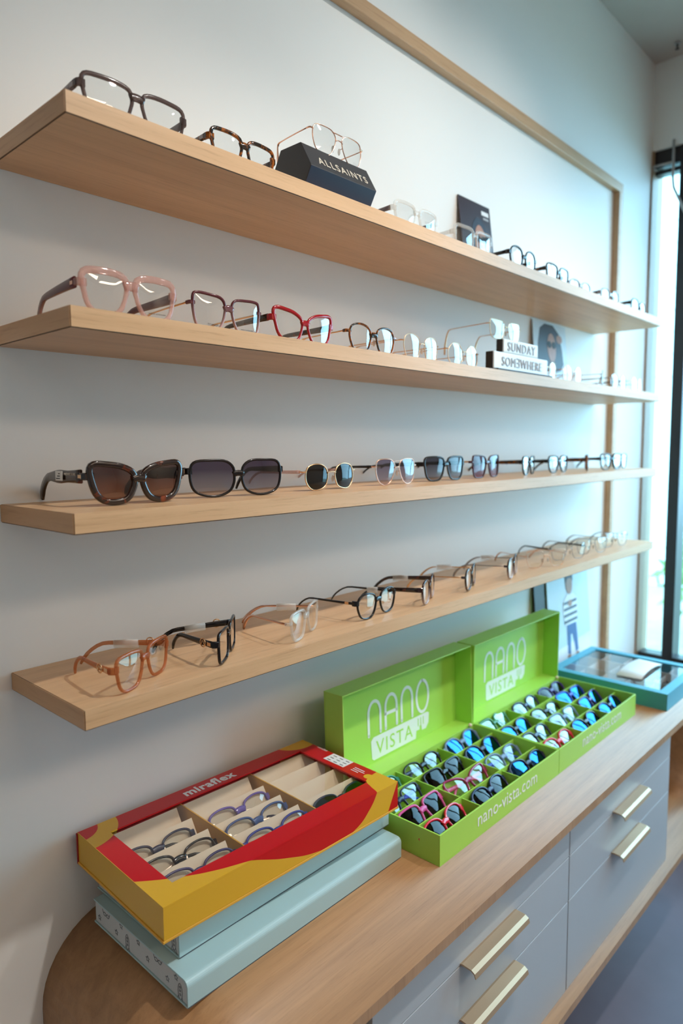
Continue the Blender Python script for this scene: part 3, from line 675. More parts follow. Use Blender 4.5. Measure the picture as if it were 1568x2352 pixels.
def poly(name, pts, mat, parent, y=-0.0004, th=0.0003):
    bm = bmesh.new(); A = [bm.verts.new((a, y, b)) for a, b in pts]; B = [bm.verts.new((a, y + th, b)) for a, b in pts]
    bm.faces.new(A); bm.faces.new(B[::-1])
    for i in range(len(pts)): bm.faces.new((A[i], B[i], B[(i + 1) % len(pts)], A[(i + 1) % len(pts)]))
    bmesh.ops.recalc_face_normals(bm, faces=bm.faces)
    return obj(name, bm, mat, parent)
def ell(cx, cz, rx, rz, n=20): return [(cx + rx * math.cos(2 * PI * i / n), cz + rz * math.sin(2 * PI * i / n)) for i in range(n)]
M['plum_card'] = mat_plain('plum_print', (0.040, 0.024, 0.034, 1), 0.35)
M['skin_print'] = mat_plain('skin_print', (0.42, 0.20, 0.13, 1), 0.5, var=0.2, scale=60)
M['skin_dark'] = mat_plain('skin_shadow_print', (0.16, 0.075, 0.05, 1), 0.5, var=0.2, scale=60)
M['hair_print'] = mat_plain('dark_hair_print', (0.018, 0.018, 0.035, 1), 0.5)
M['pale_print'] = mat_plain('pale_blue_print', (0.62, 0.74, 0.82, 1), 0.45, var=0.02)
M['grey_print'] = mat_plain('grey_print', (0.40, 0.40, 0.42, 1), 0.5)
M['blue_jean'] = mat_plain('denim_print', (0.07, 0.16, 0.36, 1), 0.6, var=0.15)
M['white_print'] = mat_plain('white_print', (0.80, 0.82, 0.84, 1), 0.5)
c1 = card('portrait_card', 1.328, 1.464, S1, 0.205, 0.030, 0.13, 0.002, 'plum_card', 'dark portrait card leaning on the wall behind the clear frames', 'card')
poly('hair', ell(0.012, 0.118, 0.036, 0.052), 'hair_print', c1, -0.0005)
poly('face', ell(0.012, 0.112, 0.024, 0.040), 'skin_print', c1, -0.0009)
poly('shoulder', [(-0.064, 0.002), (0.064, 0.002), (0.064, 0.045), (0.03, 0.068), (-0.02, 0.068), (-0.060, 0.045)], 'hair_print', c1, -0.0007)
poly('printed_shades', ell(0.001, 0.118, 0.012, 0.009) , 'ink', c1, -0.0013)
poly('printed_shades', ell(0.025, 0.118, 0.012, 0.009) , 'ink', c1, -0.0013)
poly('caption_bar', [(0.028, 0.180), (0.060, 0.180), (0.060, 0.190), (0.028, 0.190)], 'white_print', c1, -0.0005)
poly('caption_bar', [(0.034, 0.170), (0.058, 0.170), (0.058, 0.175), (0.034, 0.175)], 'grey_print', c1, -0.0005)
c2 = card('brand_poster', 1.690, 1.890, S2, 0.190, 0.022, 0.09, 0.0015, 'pale_print', 'pale poster of a dark-haired face under the topmost shelf', 'poster')
poly('hair', [(-0.085, 0.075), (-0.075, 0.13), (-0.06, 0.172), (-0.03, 0.186), (0.02, 0.186), (0.055, 0.165), (0.07, 0.12), (0.075, 0.08), (0.055, 0.06), (0.03, 0.055), (-0.04, 0.055), (-0.07, 0.06)], 'hair_print', c2)
poly('face', ell(0.005, 0.122, 0.026, 0.040), 'skin_print', c2, -0.0008)
poly('neck', [(-0.012, 0.05), (0.022, 0.05), (0.020, 0.09), (-0.010, 0.09)], 'skin_dark', c2, -0.0006)
poly('hand', ell(0.055, 0.150, 0.018, 0.012), 'skin_print', c2, -0.0009)
for dx in (-0.009, 0.018): poly('printed_shades', ell(dx, 0.130, 0.012, 0.010), 'ink', c2, -0.0012)
# two-tier sign
M['sign_white'] = mat_plain('white_acrylic', (0.82, 0.84, 0.84, 1), 0.25, var=0.01)
sg = empty('brand_sign', (1.326, -0.158, S2)); tag(sg, 'two-tier white sign with raised grey lettering on the second shelf', 'sign')
box('base', (-0.122, -0.028, 0), (0.122, 0.020, 0.006), 'ink', sg, 0.001)
for nm, lo, hi in (('lower_block', (-0.116, -0.014, 0.0062), (0.124, 0.004, 0.0430)), ('upper_block', (-0.074, -0.012, 0.0434), (0.080, 0.004, 0.0720))):
    box(nm, lo, hi, 'sign_white', sg, 0.003)
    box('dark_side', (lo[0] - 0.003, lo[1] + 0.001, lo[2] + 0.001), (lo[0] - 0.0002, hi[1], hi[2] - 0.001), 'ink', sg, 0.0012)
text('SUNDAY', 0.0270, 'grey_print', sg, (0.003, -0.0128, 0.0480), (PI / 2, 0, 0), ext=0.0006, align='CENTER', space=1.22)
text('SOMƎWHERE', 0.0270, 'grey_print', sg, (0.004, -0.0148, 0.0150), (PI / 2, 0, 0), ext=0.0006, align='CENTER', space=1.14)
glasses(E1, 'angular gold wire frame perched on the two-tier white sign', 'eyeglasses', (1.298, -0.150, S2 + 0.0735), 0.0, V(WIRE, shape='geo', a=0.0270, b=0.0190, gap=0.016, rw=0.0013, L=0.11, bend=0.85, zh=0.5), 'frames on the second shelf', lift=0.025)

# ------------------------------------------------------------------ pale blue storage cases, stacked
M['aqua'] = mat_plain('pale_aqua_board', (0.40, 0.58, 0.61, 1), 0.38, var=0.015)
M['aqua_end'] = mat_plain('pale_grey_end_paper', (0.56, 0.59, 0.60, 1), 0.55, var=0.015)
M['slate'] = mat_plain('slate_edge', (0.10, 0.12, 0.15, 1), 0.6)
def rounded_case(x0, x1, y0, y1, z0, h, label, doodles):
    L = x1 - x0; D = y1 - y0
    c = empty('storage_case', (x0, y0, z0)); tag(c, label, 'case', 'pale blue storage cases')
    r = 0.008; P = [(0.0, 0.003)]
    P = [(D, 0), (0.002, 0), (0, 0.002)] + [(r - r * math.cos(PI / 2 * i / 6), h - r + r * math.sin(PI / 2 * i / 6)) for i in range(7)] + [(D, h)]
    inner = [(D, h - 0.0022), (r, h - 0.0022), (0.0022, h - r), (0.0022, 0.0022), (D, 0.0022)]
    pr = P + inner
    pb = prism('cover', pr, 'X', 0, L, 'aqua', c)
    for f in pb.data.polygons: f.use_smooth = False
    box('tray', (0.0015, 0.0028, 0.0028), (L - 0.0015, D - 0.002, h - 0.003), 'aqua_end', c)
    box('underside', (0.0005, 0.0005, 0.0), (L - 0.0005, D - 0.0005, 0.0006), 'slate', c)
    if doodles:
        def rocket(u, v, q=1.25):
            e = [(u + q * 0.0035 * math.cos(2 * PI * i / 12 ), v + q * 0.0085 * math.sin(2 * PI * i / 12)) for i in range(13)]
            ls = [e]
            for k in (-0.003, 0.001, 0.0045): ls.append([(u + q * 0.0011 * math.cos(2 * PI * i / 6), v + q * k + q * 0.0011 * math.sin(2 * PI * i / 6)) for i in range(7)])
            ls += [[(u - q * 0.003, v - q * 0.005), (u - q * 0.0055, v - q * 0.011), (u - q * 0.001, v - q * 0.0085)], [(u + q * 0.003, v - q * 0.005), (u + q * 0.0055, v - q * 0.011), (u + q * 0.001, v - q * 0.0085)]]
            return ls
        def star(u, v, r=0.0042): return [[(u + (r if i % 2 == 0 else r * 0.45) * math.cos(PI / 2 + 2 * PI * i / 10), v + (r if i % 2 == 0 else r * 0.45) * math.sin(PI / 2 + 2 * PI * i / 10)) for i in range(11)]]
        def specs(u, v): return [[(u + dx + 0.0035 * math.cos(2 * PI * i / 8), v + 0.0025 * math.sin(2 * PI * i / 8)) for i in range(9)] for dx in (-0.004, 0.004)] + [[(u - 0.0075, v), (u - 0.010, v + 0.005)], [(u + 0.0075, v), (u + 0.010, v + 0.005)]]
        for kind, u, v in doodles:
            ls = {'r': rocket, 's': star, 'g': specs}[kind](u, v)
            # left end panel: local x of ribbon runs from back to front
            strokes({'r': 'printed_rocket', 's': 'printed_star', 'g': 'printed_spectacles'}[kind], ls, 0.0009, 'slate', c, (0.0014, 0, 0), (PI / 2, 0, -PI / 2), 0.0002)
    return c
# ribbon local +x maps to -y (towards the room), so u is negative depth
rounded_case(0.375, 0.7865, -0.264, -0.037, CT, 0.0345, 'pale blue case lying on the counter, lowest of the stack', [('r', -0.018, 0.012), ('s', -0.045, 0.014), ('s', -0.026, 0.026), ('g', -0.066, 0.026), ('s', -0.090, 0.016), ('s', -0.112, 0.027), ('r', -0.140, 0.013), ('s', -0.168, 0.013), ('s', -0.155, 0.028), ('g', -0.195, 0.024), ('s', -0.214, 0.012)])
rounded_case(0.390, 0.801, -0.226, -0.020, CT + 0.0350, 0.0455, 'pale blue case in the middle, under the red case', [('r', -0.014, 0.015), ('s', -0.040, 0.022)])

# ------------------------------------------------------------------ red and yellow windowed case
def mat_swoosh():
    m, t, out = nt_of('red_yellow_print')
    p = N(t, 'BsdfPrincipled', Roughness=0.33)
    tc = N(t, 'TexCoord'); sx = N(t, 'SeparateXYZ'); t.links.new(tc.outputs['Object'], sx.inputs[0])
    def mth(op, a, b=None, c=None):
        n = N(t, 'Math', _operation=op)
        for i, v in enumerate((a, b, c)):
            if v is None: continue
            if isinstance(v, (int, float)): n.inputs[i].default_value = v
            else: t.links.new(v, n.inputs[i])
        return n.outputs[0]
    x, y, z = sx.outputs['X'], sx.outputs['Y'], sx.outputs['Z']
    s = mth('SUBTRACT', mth('ADD', y, z), 0.046)
    fc = t.nodes.new('ShaderNodeFloatCurve'); cv = fc.mapping.curves[0]
    pts = [(0, .070), (.05, .034), (.09, .014), (.13, .0), (.19, -.024), (.25, -.041), (.30, -.045), (.33, -.040), (.36, -.022), (.378, .0), (.386, .022), (.397, .040), (.428, .046)]
    cv.points[0].location = (0, (pts[0][1] + 0.05) / 0.13); cv.points[1].location = (1, (pts[-1][1] + 0.05) / 0.13)
    for a, b in pts[1:-1]: cv.points.new(a / 0.428, (b + 0.05) / 0.13)
    fc.mapping.update()
    t.links.new(mth('DIVIDE', x, 0.428), fc.inputs['Value'])
    f = mth('SUBTRACT', mth('MULTIPLY', fc.outputs[0], 0.13), 0.05)
    red = mth('GREATER_THAN', s, f)
    tri = mth('MULTIPLY', mth('GREATER_THAN', mth('SUBTRACT', x, mth('MULTIPLY', s, 0.55)), 0.4275), mth('LESS_THAN', s, 0.001))
    red = mth('MAXIMUM', red, tri)
    def dist(cx, cy, kx=1.0):
        a = mth('MULTIPLY', mth('SUBTRACT', x, cx), kx); b = mth('SUBTRACT', y, cy)
        return mth('SQRT', mth('ADD', mth('MULTIPLY', a, a), mth('MULTIPLY', b, b)))
    d1 = dist(-0.004, 0.236); ring = mth('MULTIPLY', mth('GREATER_THAN', d1, 0.034), mth('LESS_THAN', d1, 0.062))
    d2 = dist(0.415, 0.240, 0.85); cir = mth('LESS_THAN', d2, 0.040)
    d3 = dist(0.407, 0.046, 1.0); cir = mth('MAXIMUM', cir, mth('LESS_THAN', d3, 0.0075))
    red = mth('MULTIPLY', red, mth('SUBTRACT', 1.0, mth('MAXIMUM', ring, cir)))
    red = mth('MULTIPLY', red, mth('GREATER_THAN', x, 0.0006))
    mx = N(t, 'Mix', _data_type='RGBA'); mx.inputs[6].default_value = srgb(222, 172, 48); mx.inputs[7].default_value = srgb(198, 4, 22)
    t.links.new(red, mx.inputs[0]); t.links.new(mx.outputs[2], p.inputs['Base Color']); t.links.new(p.outputs[0], out.inputs[0])
    return m
M['swoosh'] = mat_swoosh()
M['yellow'] = mat_plain('yellow_board', srgb(226, 170, 60), 0.5, var=0.02)
M['cream'] = mat_plain('cream_board', srgb(226, 206, 180), 0.6, var=0.02)
M['dark_red'] = mat_plain('dark_red_board', srgb(150, 8, 22), 0.4)
mc = empty('display_case', (0.3590, -0.2425, CT + 0.0350 + 0.0460), (0, 0, -0.0325)); ML, MD, MH = 0.428, 0.229, 0.046
tag(mc, 'red and yellow windowed spectacle case on top of the pale blue stack', 'case')
bm = bmesh.new()
wx0, wx1, wy0, wy1 = 0.033, 0.392, 0.034, 0.197
def ringbox(bm, x0, x1, y0, y1, z0, z1, ix0, ix1, iy0, iy1):
    O = [(x0, y0), (x1, y0), (x1, y1), (x0, y1)]; I = [(ix0, iy0), (ix1, iy0), (ix1, iy1), (ix0, iy1)]
    v = [[bm.verts.new((a, b, z)) for a, b in q] for z in (z0, z1) for q in (O, I)]
    for i in range(4):
        j = (i + 1) % 4
        bm.faces.new((v[0][i], v[0][j], v[2][j], v[2][i])); bm.faces.new((v[2][i], v[2][j], v[3][j], v[3][i]))
        bm.faces.new((v[3][i], v[3][j], v[1][j], v[1][i])); bm.faces.new((v[1][i], v[1][j], v[0][j], v[0][i]))
    bmesh.ops.recalc_face_normals(bm, faces=bm.faces)
def sheet(name, x0, x1, y0, y1, z, parent):
    b = bmesh.new(); b.faces.new([b.verts.new(v) for v in ((x0, y0, z), (x1, y0, z), (x1, y1, z), (x0, y1, z))])
    return obj(name, b, 'film', parent)
ringbox(bm, 0, ML, 0, MD, MH - 0.0025, MH, wx0, wx1, wy0, wy1)
ringbox(bm, 0, ML, 0, MD, 0.004, MH - 0.0026, 0.0028, ML - 0.0028, 0.0028, MD - 0.0028)
obj('lid', bm, 'swoosh', mc)
box('base', (-0.0015, -0.0005, 0), (ML + 0.0015, MD + 0.001, 0.0035), 'yellow', mc, 0.0006)
box('hinge_strip', (-0.0016, MD - 0.002, 0.0), (ML + 0.0016, MD + 0.0015, MH - 0.001), 'dark_red', mc, 0.0005)
sheet('window_film', wx0 - 0.002, wx1 + 0.002, wy0 - 0.002, wy1 + 0.002, MH - 0.0029, mc)
box('inner_floor', (0.003, 0.003, 0.0038), (ML - 0.003, MD - 0.003, 0.0052), 'cream', mc)
cols = [0.003, 0.150, 0.285, ML - 0.003]
for x in cols[1:3]: box('column_divider', (x - 0.001, 0.003, 0.0054), (x + 0.001, MD - 0.003, MH - 0.0055), 'yellow', mc)
for k in range(3):
    for y in (0.055, 0.097, 0.139, 0.180):
        d_ = box('row_divider', (cols[k] + 0.0012, -0.0007, 0), (cols[k + 1] - 0.0012 - 0.010, 0.0007, 0.0430), 'cream', mc)
        d_.location = (0, y - 0.010, 0.0058); d_.rotation_euler = (-0.62, 0, 0)
text('miraflex', 0.0255, 'white_print', mc, (0.163, 0.2045, MH + 0.0002), (0, 0, 0), ext=0.0002, space=1.08, sx=1.05, bold=0.0007)
for o_ in [c for c in mc.children if c.name.startswith('lettering')]:
    pass
text('miraflex', 0.0075, 'white_print', mc, (0.424, 0.186, MH + 0.0002), (0, 0, -PI / 2), ext=0.0001)
st = box('price_label', (0.401, 0.098, MH), (0.427, 0.146, MH + 0.0004), 'paper', mc)
for r_ in range(3):
    for c_ in range(3):
        box('label_text_line', (0.4045 + r_ * 0.0078, 0.102 + c_ * 0.015, MH + 0.0004), (0.4060 + r_ * 0.0078, 0.110 + c_ * 0.015, MH + 0.0006), 'ink', st)
for dx, l in ((0.414, 0.022), (0.409, 0.026), (0.404, 0.016)):
    box('fine_print', (dx, 0.083 - l, MH), (dx + 0.0016, 0.083, MH + 0.0003), 'white_print', mc)
# spectacles inside the red case
K = dict(shape='panto', a=0.0215, b=0.0165, gap=0.016, rw=0.0026, rt=1.1, L=0.105, th=0.006, tk=0.0028, lug=0.003)
def plast(n, c, clear=0.0): 
    M[n] = mat_acetate(n, srgb(*c), clear, None, 0.3); return n
plast('lilac', (120, 100, 190), 0.3); plast('royal', (52, 62, 150)); plast('steelblue', (66, 88, 140)); plast('dusk', (60, 50, 110), 0.15); plast('coral', (230, 90, 50)); plast('inkblue', (30, 34, 66))
_mm = mc.matrix_basis.copy() if False else Matrix.Translation(mc.location) @ Matrix.Rotation(-0.0325, 4, 'Z')
for x, y, z, fm, tm, lab in ((0.072, 0.148, 0.0, 'inkblue', 'black', 'dark blue frame in the red case, near column, rearmost'), (0.080, 0.106, 0, 'black', 'black', 'black frame in the red case, near column, middle'), (0.084, 0.064, 0, 'dusk', 'inkblue', 'violet blue frame in the red case, near column, foremost'),
        (0.216, 0.150, 0, 'lilac', 'lilac', 'lilac frame in the red case, middle column, rearmost'), (0.216, 0.107, 0, 'steelblue', 'inkblue', 'steel blue frame in the red case, middle column, centre'), (0.220, 0.064, 0, 'royal', 'coral', 'royal blue frame with coral temples in the red case'),
        (0.350, 0.064, 0, 'inkblue', 'steelblue', 'dark blue sunglasses alone in the far column of the red case')):
    w = _mm @ Vector((x, y - 0.0285, 0.0065))
    glasses(E1 if 'sunglasses' not in lab else E2, lab, 'eyeglasses' if 'sunglasses' not in lab else 'sunglasses', w, -0.0325 + random.uniform(-0.05, 0.05), V(K, fm=fm, tm=tm, lm='lens_clear' if 'sunglasses' not in lab else 'lens_dark'), 'frames in the red case', folded=True, pitch=-0.62, scale=1.08)

# ------------------------------------------------------------------ open green cases
M['lime'] = mat_plain('lime_board', srgb(168, 219, 90), 0.42, var=0.012)
M['lime_letter'] = mat_plain('white_lettering', (0.80, 0.86, 0.84, 1), 0.5)
def arc(cx, cz, rx, rz, a0, a1, n=14): return [(cx + rx * math.cos(math.radians(a0 + (a1 - a0) * i / n)), cz + rz * math.sin(math.radians(a0 + (a1 - a0) * i / n))) for i in range(n + 1)]
def green_case(x0, w, label, lean):
    g = empty('spectacle_tray_case', (x0, -0.325, CT)); tag(g, label, 'case', 'open green cases')
    D, H, t = 0.203, 0.052, 0.003
    box('tray_floor', (0.0005, 0, 0), (w - 0.0005, D, 0.003), 'lime', g)
    for nm, lo, hi in (('tray_wall', (0.0005, 0, 0.003), (w - 0.0005, t, H)), ('tray_wall', (0.0005, D - t, 0.003), (w - 0.0005, D, H)), ('tray_wall', (0.0005, t, 0.003), (t + 0.0005, D - t, H)), ('tray_wall', (w - t - 0.0005, t, 0.003), (w - 0.0005, D - t, H))):
        box(nm, lo, hi, 'lime', g, 0.0004)
    for k in (1, 2, 3): box('row_divider', (t + 0.0008, D * k / 4 - 0.001, 0.0035), (w - t - 0.0008, D * k / 4 + 0.001, H - 0.007), 'lime', g)
    for k in (1, 2):
        for j in range(4): box('cell_divider', (w * k / 3 - 0.001, D * j / 4 + (t if j == 0 else 0.0012), 0.0035), (w * k / 3 + 0.001, D * (j + 1) / 4 - (t if j == 3 else 0.0012), H - 0.010), 'lime', g)
    text('nano-vista.com', 0.0350, 'lime_letter', g, (w * 0.52, -0.0003, 0.0195), (PI / 2, 0, 0), ext=0.0002, align='CENTER', sx=1.02)
    # lid, hinged at the rear edge of the tray
    LH, LDp = 0.180, 0.046
    lid = empty('lid', (0, D + 0.001, H - 0.004), (-lean, 0, 0)); lid.parent = g
    for nm, lo, hi in (('lid_panel', (0.0005, LDp - t, 0), (w - 0.0005, LDp, LH)), ('lid_side', (0.0005, 0, 0), (0.0005 + t, LDp - t, LH)), ('lid_side', (w - t - 0.0005, 0, 0), (w - 0.0005, LDp - t, LH)), ('hinge_flap', (t + 0.0005, -0.001, 0), (w - t - 0.0005, LDp - t, 0.002)), ('lid_edge', (t + 0.0005, 0, LH - t), (w - t - 0.0005, LDp - t, LH))):
        box(nm, lo, hi, 'lime', lid, 0.0004)
    lw = 0.0066; cxs = 0.118; y = LDp - t - 0.0002
    LL = []
    def nn(u): return [(u, 0.058), (u, 0.098)] + arc(u + 0.018, 0.100, 0.018, 0.024, 180, 0) + [(u + 0.036, 0.058)]
    LL.append(nn(cxs)); LL.append(nn(cxs + 0.052)); LL.append([(cxs + 0.052, 0.088), (cxs + 0.088, 0.088)]); LL.append(nn(cxs + 0.104))
    LL.append(arc(cxs + 0.176, 0.091, 0.021, 0.034, 90, 450, 24))
    strokes('nano_lettering', LL, lw, 'lime_letter', lid, (0, y, 0), (PI / 2, 0, 0), 0.0003)
    bl = prism('white_badge', [(cxs + 0.008, 0.010), (cxs + 0.014, 0.006), (cxs + 0.150, 0.006), (cxs + 0.152, 0.022), (cxs + 0.164, 0.022), (cxs + 0.164, 0.030), (cxs + 0.170, 0.030), (cxs + 0.172, 0.018), (cxs + 0.186, 0.018), (cxs + 0.196, 0.028), (cxs + 0.198, 0.049), (cxs + 0.192, 0.052), (cxs + 0.014, 0.052), (cxs + 0.006, 0.046)], 'Y', y - 0.0003, y, 'lime_letter', lid)
    text('VISTA', 0.040, 'lime', bl, (cxs + 0.080, y - 0.0003, 0.0145), (PI / 2, 0, 0), ext=0.0002, align='CENTER', space=1.18)
    for u in (0.158, 0.167, 0.176): box('badge_slot', (cxs + u, y - 0.0005, 0.030), (cxs + u + 0.0022, y - 0.0003, 0.047), 'lime', bl)
    bm = bmesh.new(); bmesh.ops.create_icosphere(bm, subdivisions=2, radius=0.0045)
    for f in bm.faces: f.smooth = True
    obj('magnet_bead', bm, 'cream', g, (w - 0.022, D - 0.006, H + 0.003))
    return g
green_case(0.807, 0.4215, 'open lime green case beside the red case, lid up', 0.03)
green_case(1.2290, 0.4215, 'open lime green case farther from the red case, lid up', -0.01)
plast('pinkp', (205, 80, 150)); plast('redp', (215, 30, 60)); plast('tealp', (20, 140, 150)); plast('magenta', (160, 16, 90), 0.15); plast('brightblue', (20, 50, 190)); plast('purple', (60, 40, 130)); plast('greenp', (40, 120, 60)); plast('clearblue', (140, 165, 205), 0.45); plast('rosep', (225, 80, 130), 0.2); plast('mint', (60, 150, 140))
M['red_teal'] = mat_two_tone('red_teal_plastic', srgb(215, 30, 60), srgb(20, 140, 150), 0.0, 0.18, 0.24)
KS = dict(shape='panto', a=0.0205, b=0.0180, gap=0.015, rw=0.0034, rt=1.0, L=0.10, th=0.007, tk=0.003, lug=0.003, d=0.0042)
cells = {  # (case, column, row from the front): look
 (0, 0, 0): (E2, 'red and teal round sunglasses in the front cell of the nearer green case', V(KS, fm='red_teal', tm='tealp', lm='lens_dark')),
 (0, 1, 0): (E2, 'navy round sunglasses in the front row of the nearer green case', V(KS, fm='navy', tm='navy', lm='lens_dark')),
 (0, 2, 0): (E2, 'black and blue sunglasses at the far end of the nearer green case front row', V(KS, fm='inkblue', tm='tealp', lm='lens_mirror')),
 (0, 0, 1): (E2, 'pink sunglasses behind the red and teal pair in the green case', V(KS, shape='way', fm='pinkp', tm='pinkp', lm='lens_dark')),
 (0, 1, 1): (E1, 'magenta cat-eye frame in the nearer green case', V(KS, shape='butterfly', fm='magenta', tm='rosep')),
 (0, 2, 1): (E1, 'clear blue frame at the far end of the nearer green case second row', V(KS, fm='clearblue', tm='brightblue')),
 (0, 0, 2): (E1, 'black frame with clear lenses tucked by the red case corner', V(KS, shape='way', fm='inkblue', tm='brightblue', rw=0.0024)),
 (0, 1, 2): (E2, 'all-black sunglasses in the nearer green case', V(KS, shape='way', fm='black', tm='greenp', lm='lens_dark')),
 (0, 2, 2): (E2, 'dark blue wraparound sunglasses in the nearer green case third row', V(KS, shape='oval', fm='inkblue', tm='brightblue', lm='lens_mirror')),
 (0, 0, 3): (E1, 'teal-tinted dark frame in the rear corner cell beside the red case', V(KS, fm='mint', tm='black', rw=0.0024)),
 (0, 1, 3): (E1, 'black round frame with clear lenses below the green lid lettering', V(KS, fm='black', tm='inkblue', rw=0.0024)),
 (0, 2, 3): (E2, 'pale blue mirrored sunglasses at the rear of the nearer green case', V(KS, shape='oval', fm='clearblue', tm='clearblue', lm='lens_mirror')),
 (1, 0, 0): (E1, 'rose pink frame in the front row of the farther green case', V(KS, fm='redp', tm='rosep')),
 (1, 1, 0): (E2, 'black sunglasses with bright blue mirror lenses, front row of the farther green case', V(KS, shape='oval', fm='black', tm='black', lm='lens_mirror')),
 (1, 2, 0): (E2, 'navy sunglasses with blue mirror lenses in the far front corner cell', V(KS, shape='oval', fm='navy', tm='brightblue', lm='lens_mirror')),
 (1, 0, 1): (E1, 'navy frame behind the rose pink frame', V(KS, fm='inkblue', tm='navy')),
 (1, 1, 1): (E1, 'clear pale blue frame in the middle of the farther green case', V(KS, shape='way', fm='clearblue', tm='clearblue')),
 (1, 2, 1): (E2, 'purple sunglasses with blue mirror lenses in the farther green case', V(KS, shape='way', fm='purple', tm='inkblue', lm='lens_mirror')),
 (1, 0, 2): (E2, 'dark sunglasses with sky blue mirror lenses in front of the green frame', V(KS, fm='black', tm='black', lm='lens_mirror')),
 (1, 1, 2): (E1, 'thin black round frame in the third row of the farther green case', V(KS, fm='black', tm='black', rw=0.002)),
 (1, 2, 2): (E2, 'bright royal blue sunglasses in the farther green case', V(KS, shape='way', fm='brightblue', tm='brightblue', lm='lens_mirror')),
 (1, 0, 3): (E1, 'green frame below the lettering of the farther green lid', V(KS, shape='way', fm='greenp', tm='mint', rw=0.0045)),
 (1, 1, 3): (E1, 'deep blue frame in the rear row of the farther green case', V(KS, fm='navy', tm='clearblue')),
 (1, 2, 3): (E2, 'purple sunglasses in the far rear corner cell below the bead', V(KS, fm='purple', tm='purple', lm='lens_dark')),
}
for (cs, cc, rr), (nm, lab, P_) in cells.items():
    x = (0.807, 1.229)[cs] + 0.4215 * (cc + 0.5) / 3; y = -0.325 + 0.203 * (rr + 0.20) / 4 + 0.001
    glasses(nm, lab, nm, (x + random.uniform(-0.004, 0.004), y, CT + 0.012), random.uniform(-0.08, 0.08), P_, 'frames in the green cases', folded=True, pitch=-0.80 + random.uniform(-0.06, 0.06), scale=1.17)

# ------------------------------------------------------------------ teal windowed case
M['teal'] = mat_plain('teal_board', srgb(70, 160, 185), 0.42, var=0.02)
M['greyin'] = mat_plain('grey_lining', srgb(196, 190, 186), 0.6)
tcs = empty('windowed_case', (1.722, -0.377, CT)); TX, TY, TZ = 0.285, 0.315, 0.0435
tag(tcs, 'teal windowed case at the far end of the counter', 'case')
bm = bmesh.new(); ringbox(bm, 0, TX, 0, TY, TZ - 0.0025, TZ, 0.024, TX - 0.024, 0.024, TY - 0.024); obj('lid_frame', bm, 'teal', tcs)
bm = bmesh.new(); ringbox(bm, 0, TX, 0, TY, 0.0032, TZ - 0.0026, 0.003, TX - 0.003, 0.003, TY - 0.003); obj('side_wall', bm, 'teal', tcs)
box('base', (0, 0, 0), (TX, TY, 0.003), 'teal', tcs)
box('lining', (0.0032, 0.0032, 0.0033), (TX - 0.0032, TY - 0.0032, 0.005), 'greyin', tcs)
sheet('window_film', 0.022, TX - 0.022, 0.022, TY - 0.022, TZ - 0.0029, tcs)
for k in (1, 2): box('divider', (TX * k / 3 - 0.001, 0.0032, 0.0052), (TX * k / 3 + 0.001, TY - 0.0032, TZ - 0.006), 'greyin', tcs)
for k in (1, 2, 3, 4): box('cross_divider', (0.0034, TY * k / 5 - 0.001, 0.0052), (TX - 0.0034, TY * k / 5 + 0.001, TZ - 0.012), 'greyin', tcs)
cl = empty('price_card', (1.79, -0.255, CT + TZ + 0.0004)); tag(cl, 'white curled card lying on the teal case window', 'card')
bm = bmesh.new(); bm_sweep(bm, [(0.0, 0.0 + 0.0, 0.0), (0.05, 0.004, 0.004), (0.10, 0.006, 0.005), (0.15, 0.004, 0.003), (0.175, 0.002, 0.0)], lambda i: rrect(0.066, 0.0008, 0.0002)); obj('card', bm, 'paper', cl)
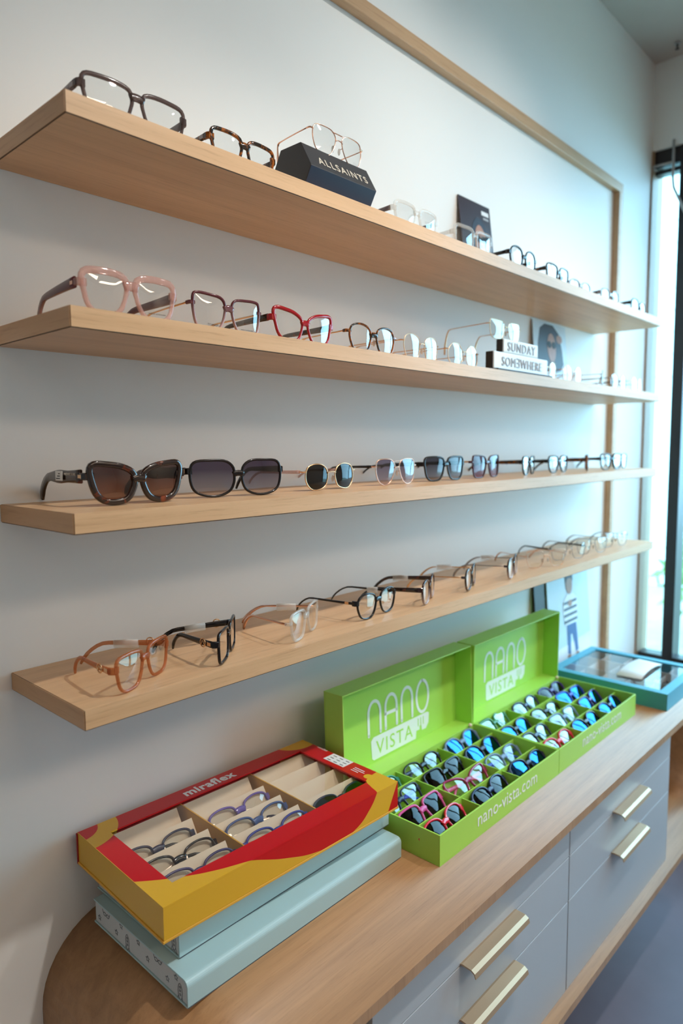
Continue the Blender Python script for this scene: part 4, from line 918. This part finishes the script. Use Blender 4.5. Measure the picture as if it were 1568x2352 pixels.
for i, (x, y, lab) in enumerate(((1.79, -0.325, 'dark violet sunglasses under the teal case window, nearer the front'), (1.90, -0.325, 'dark sunglasses under the teal case window, farther cell'))):
    glasses(E2, lab, 'sunglasses', (x, y, CT + 0.010), 0.1, V(KS, a=0.0175, b=0.015, shape='way', fm='purple' if i == 0 else 'inkblue', tm='black', lm='lens_dark', L=0.085), 'frames in the teal case', folded=True, pitch=-1.1)

# ------------------------------------------------------------------ posters standing on the counter
bp = card('boy_poster', 1.795, 2.075, CT, 0.335, 0.034, 0.085, 0.002, 'pale_print', 'tall pale poster of a child in a striped sweater behind the cases', 'poster')
poly('lit_lower_strip', [(-0.139, 0.001), (0.139, 0.001), (0.139, 0.075), (-0.139, 0.055)], 'white_print', bp)  # white strip paints in the light falling below the lowest shelf's shadow
def P_(a, b): return (a + 0.005, b)
poly('jeans', [P_(-0.030, 0.035), P_(-0.012, 0.030), P_(-0.006, 0.09), P_(0.008, 0.09), P_(0.024, 0.030), P_(0.042, 0.035), P_(0.034, 0.13), P_(-0.028, 0.13)], 'blue_jean', bp, -0.0008)
poly('foot', ell(-0.018, 0.024, 0.012, 0.008), 'skin_print', bp, -0.0008)
poly('foot', ell(0.040, 0.022, 0.013, 0.008), 'skin_print', bp, -0.0008)
poly('sweater', [P_(-0.040, 0.122), P_(0.040, 0.122), P_(0.050, 0.165), P_(0.048, 0.195), P_(0.024, 0.214), P_(-0.022, 0.214), P_(-0.046, 0.195), P_(-0.050, 0.160)], 'white_print', bp, -0.0011)
for k in range(4): poly('stripe', [P_(-0.044, 0.128 + 0.019 * k), P_(0.044, 0.130 + 0.019 * k), P_(0.045, 0.138 + 0.019 * k), P_(-0.045, 0.136 + 0.019 * k)], 'navy', bp, -0.0014)
poly('hands', ell(0.004, 0.186, 0.014, 0.010), 'skin_print', bp, -0.0017)
poly('face', ell(0.004, 0.244, 0.022, 0.030), 'skin_print', bp, -0.0014)
poly('hair', [P_(-0.025, 0.250), P_(-0.024, 0.275), P_(-0.008, 0.288), P_(0.012, 0.286), P_(0.024, 0.270), P_(0.023, 0.250), P_(0.012, 0.262), P_(-0.012, 0.262)], 'hair_print', bp, -0.0018)
dp = card('dark_card', 1.722, 1.782, CT, 0.335, 0.032, 0.085, 0.004, 'charcoal', 'narrow dark card left of the child poster', 'card')
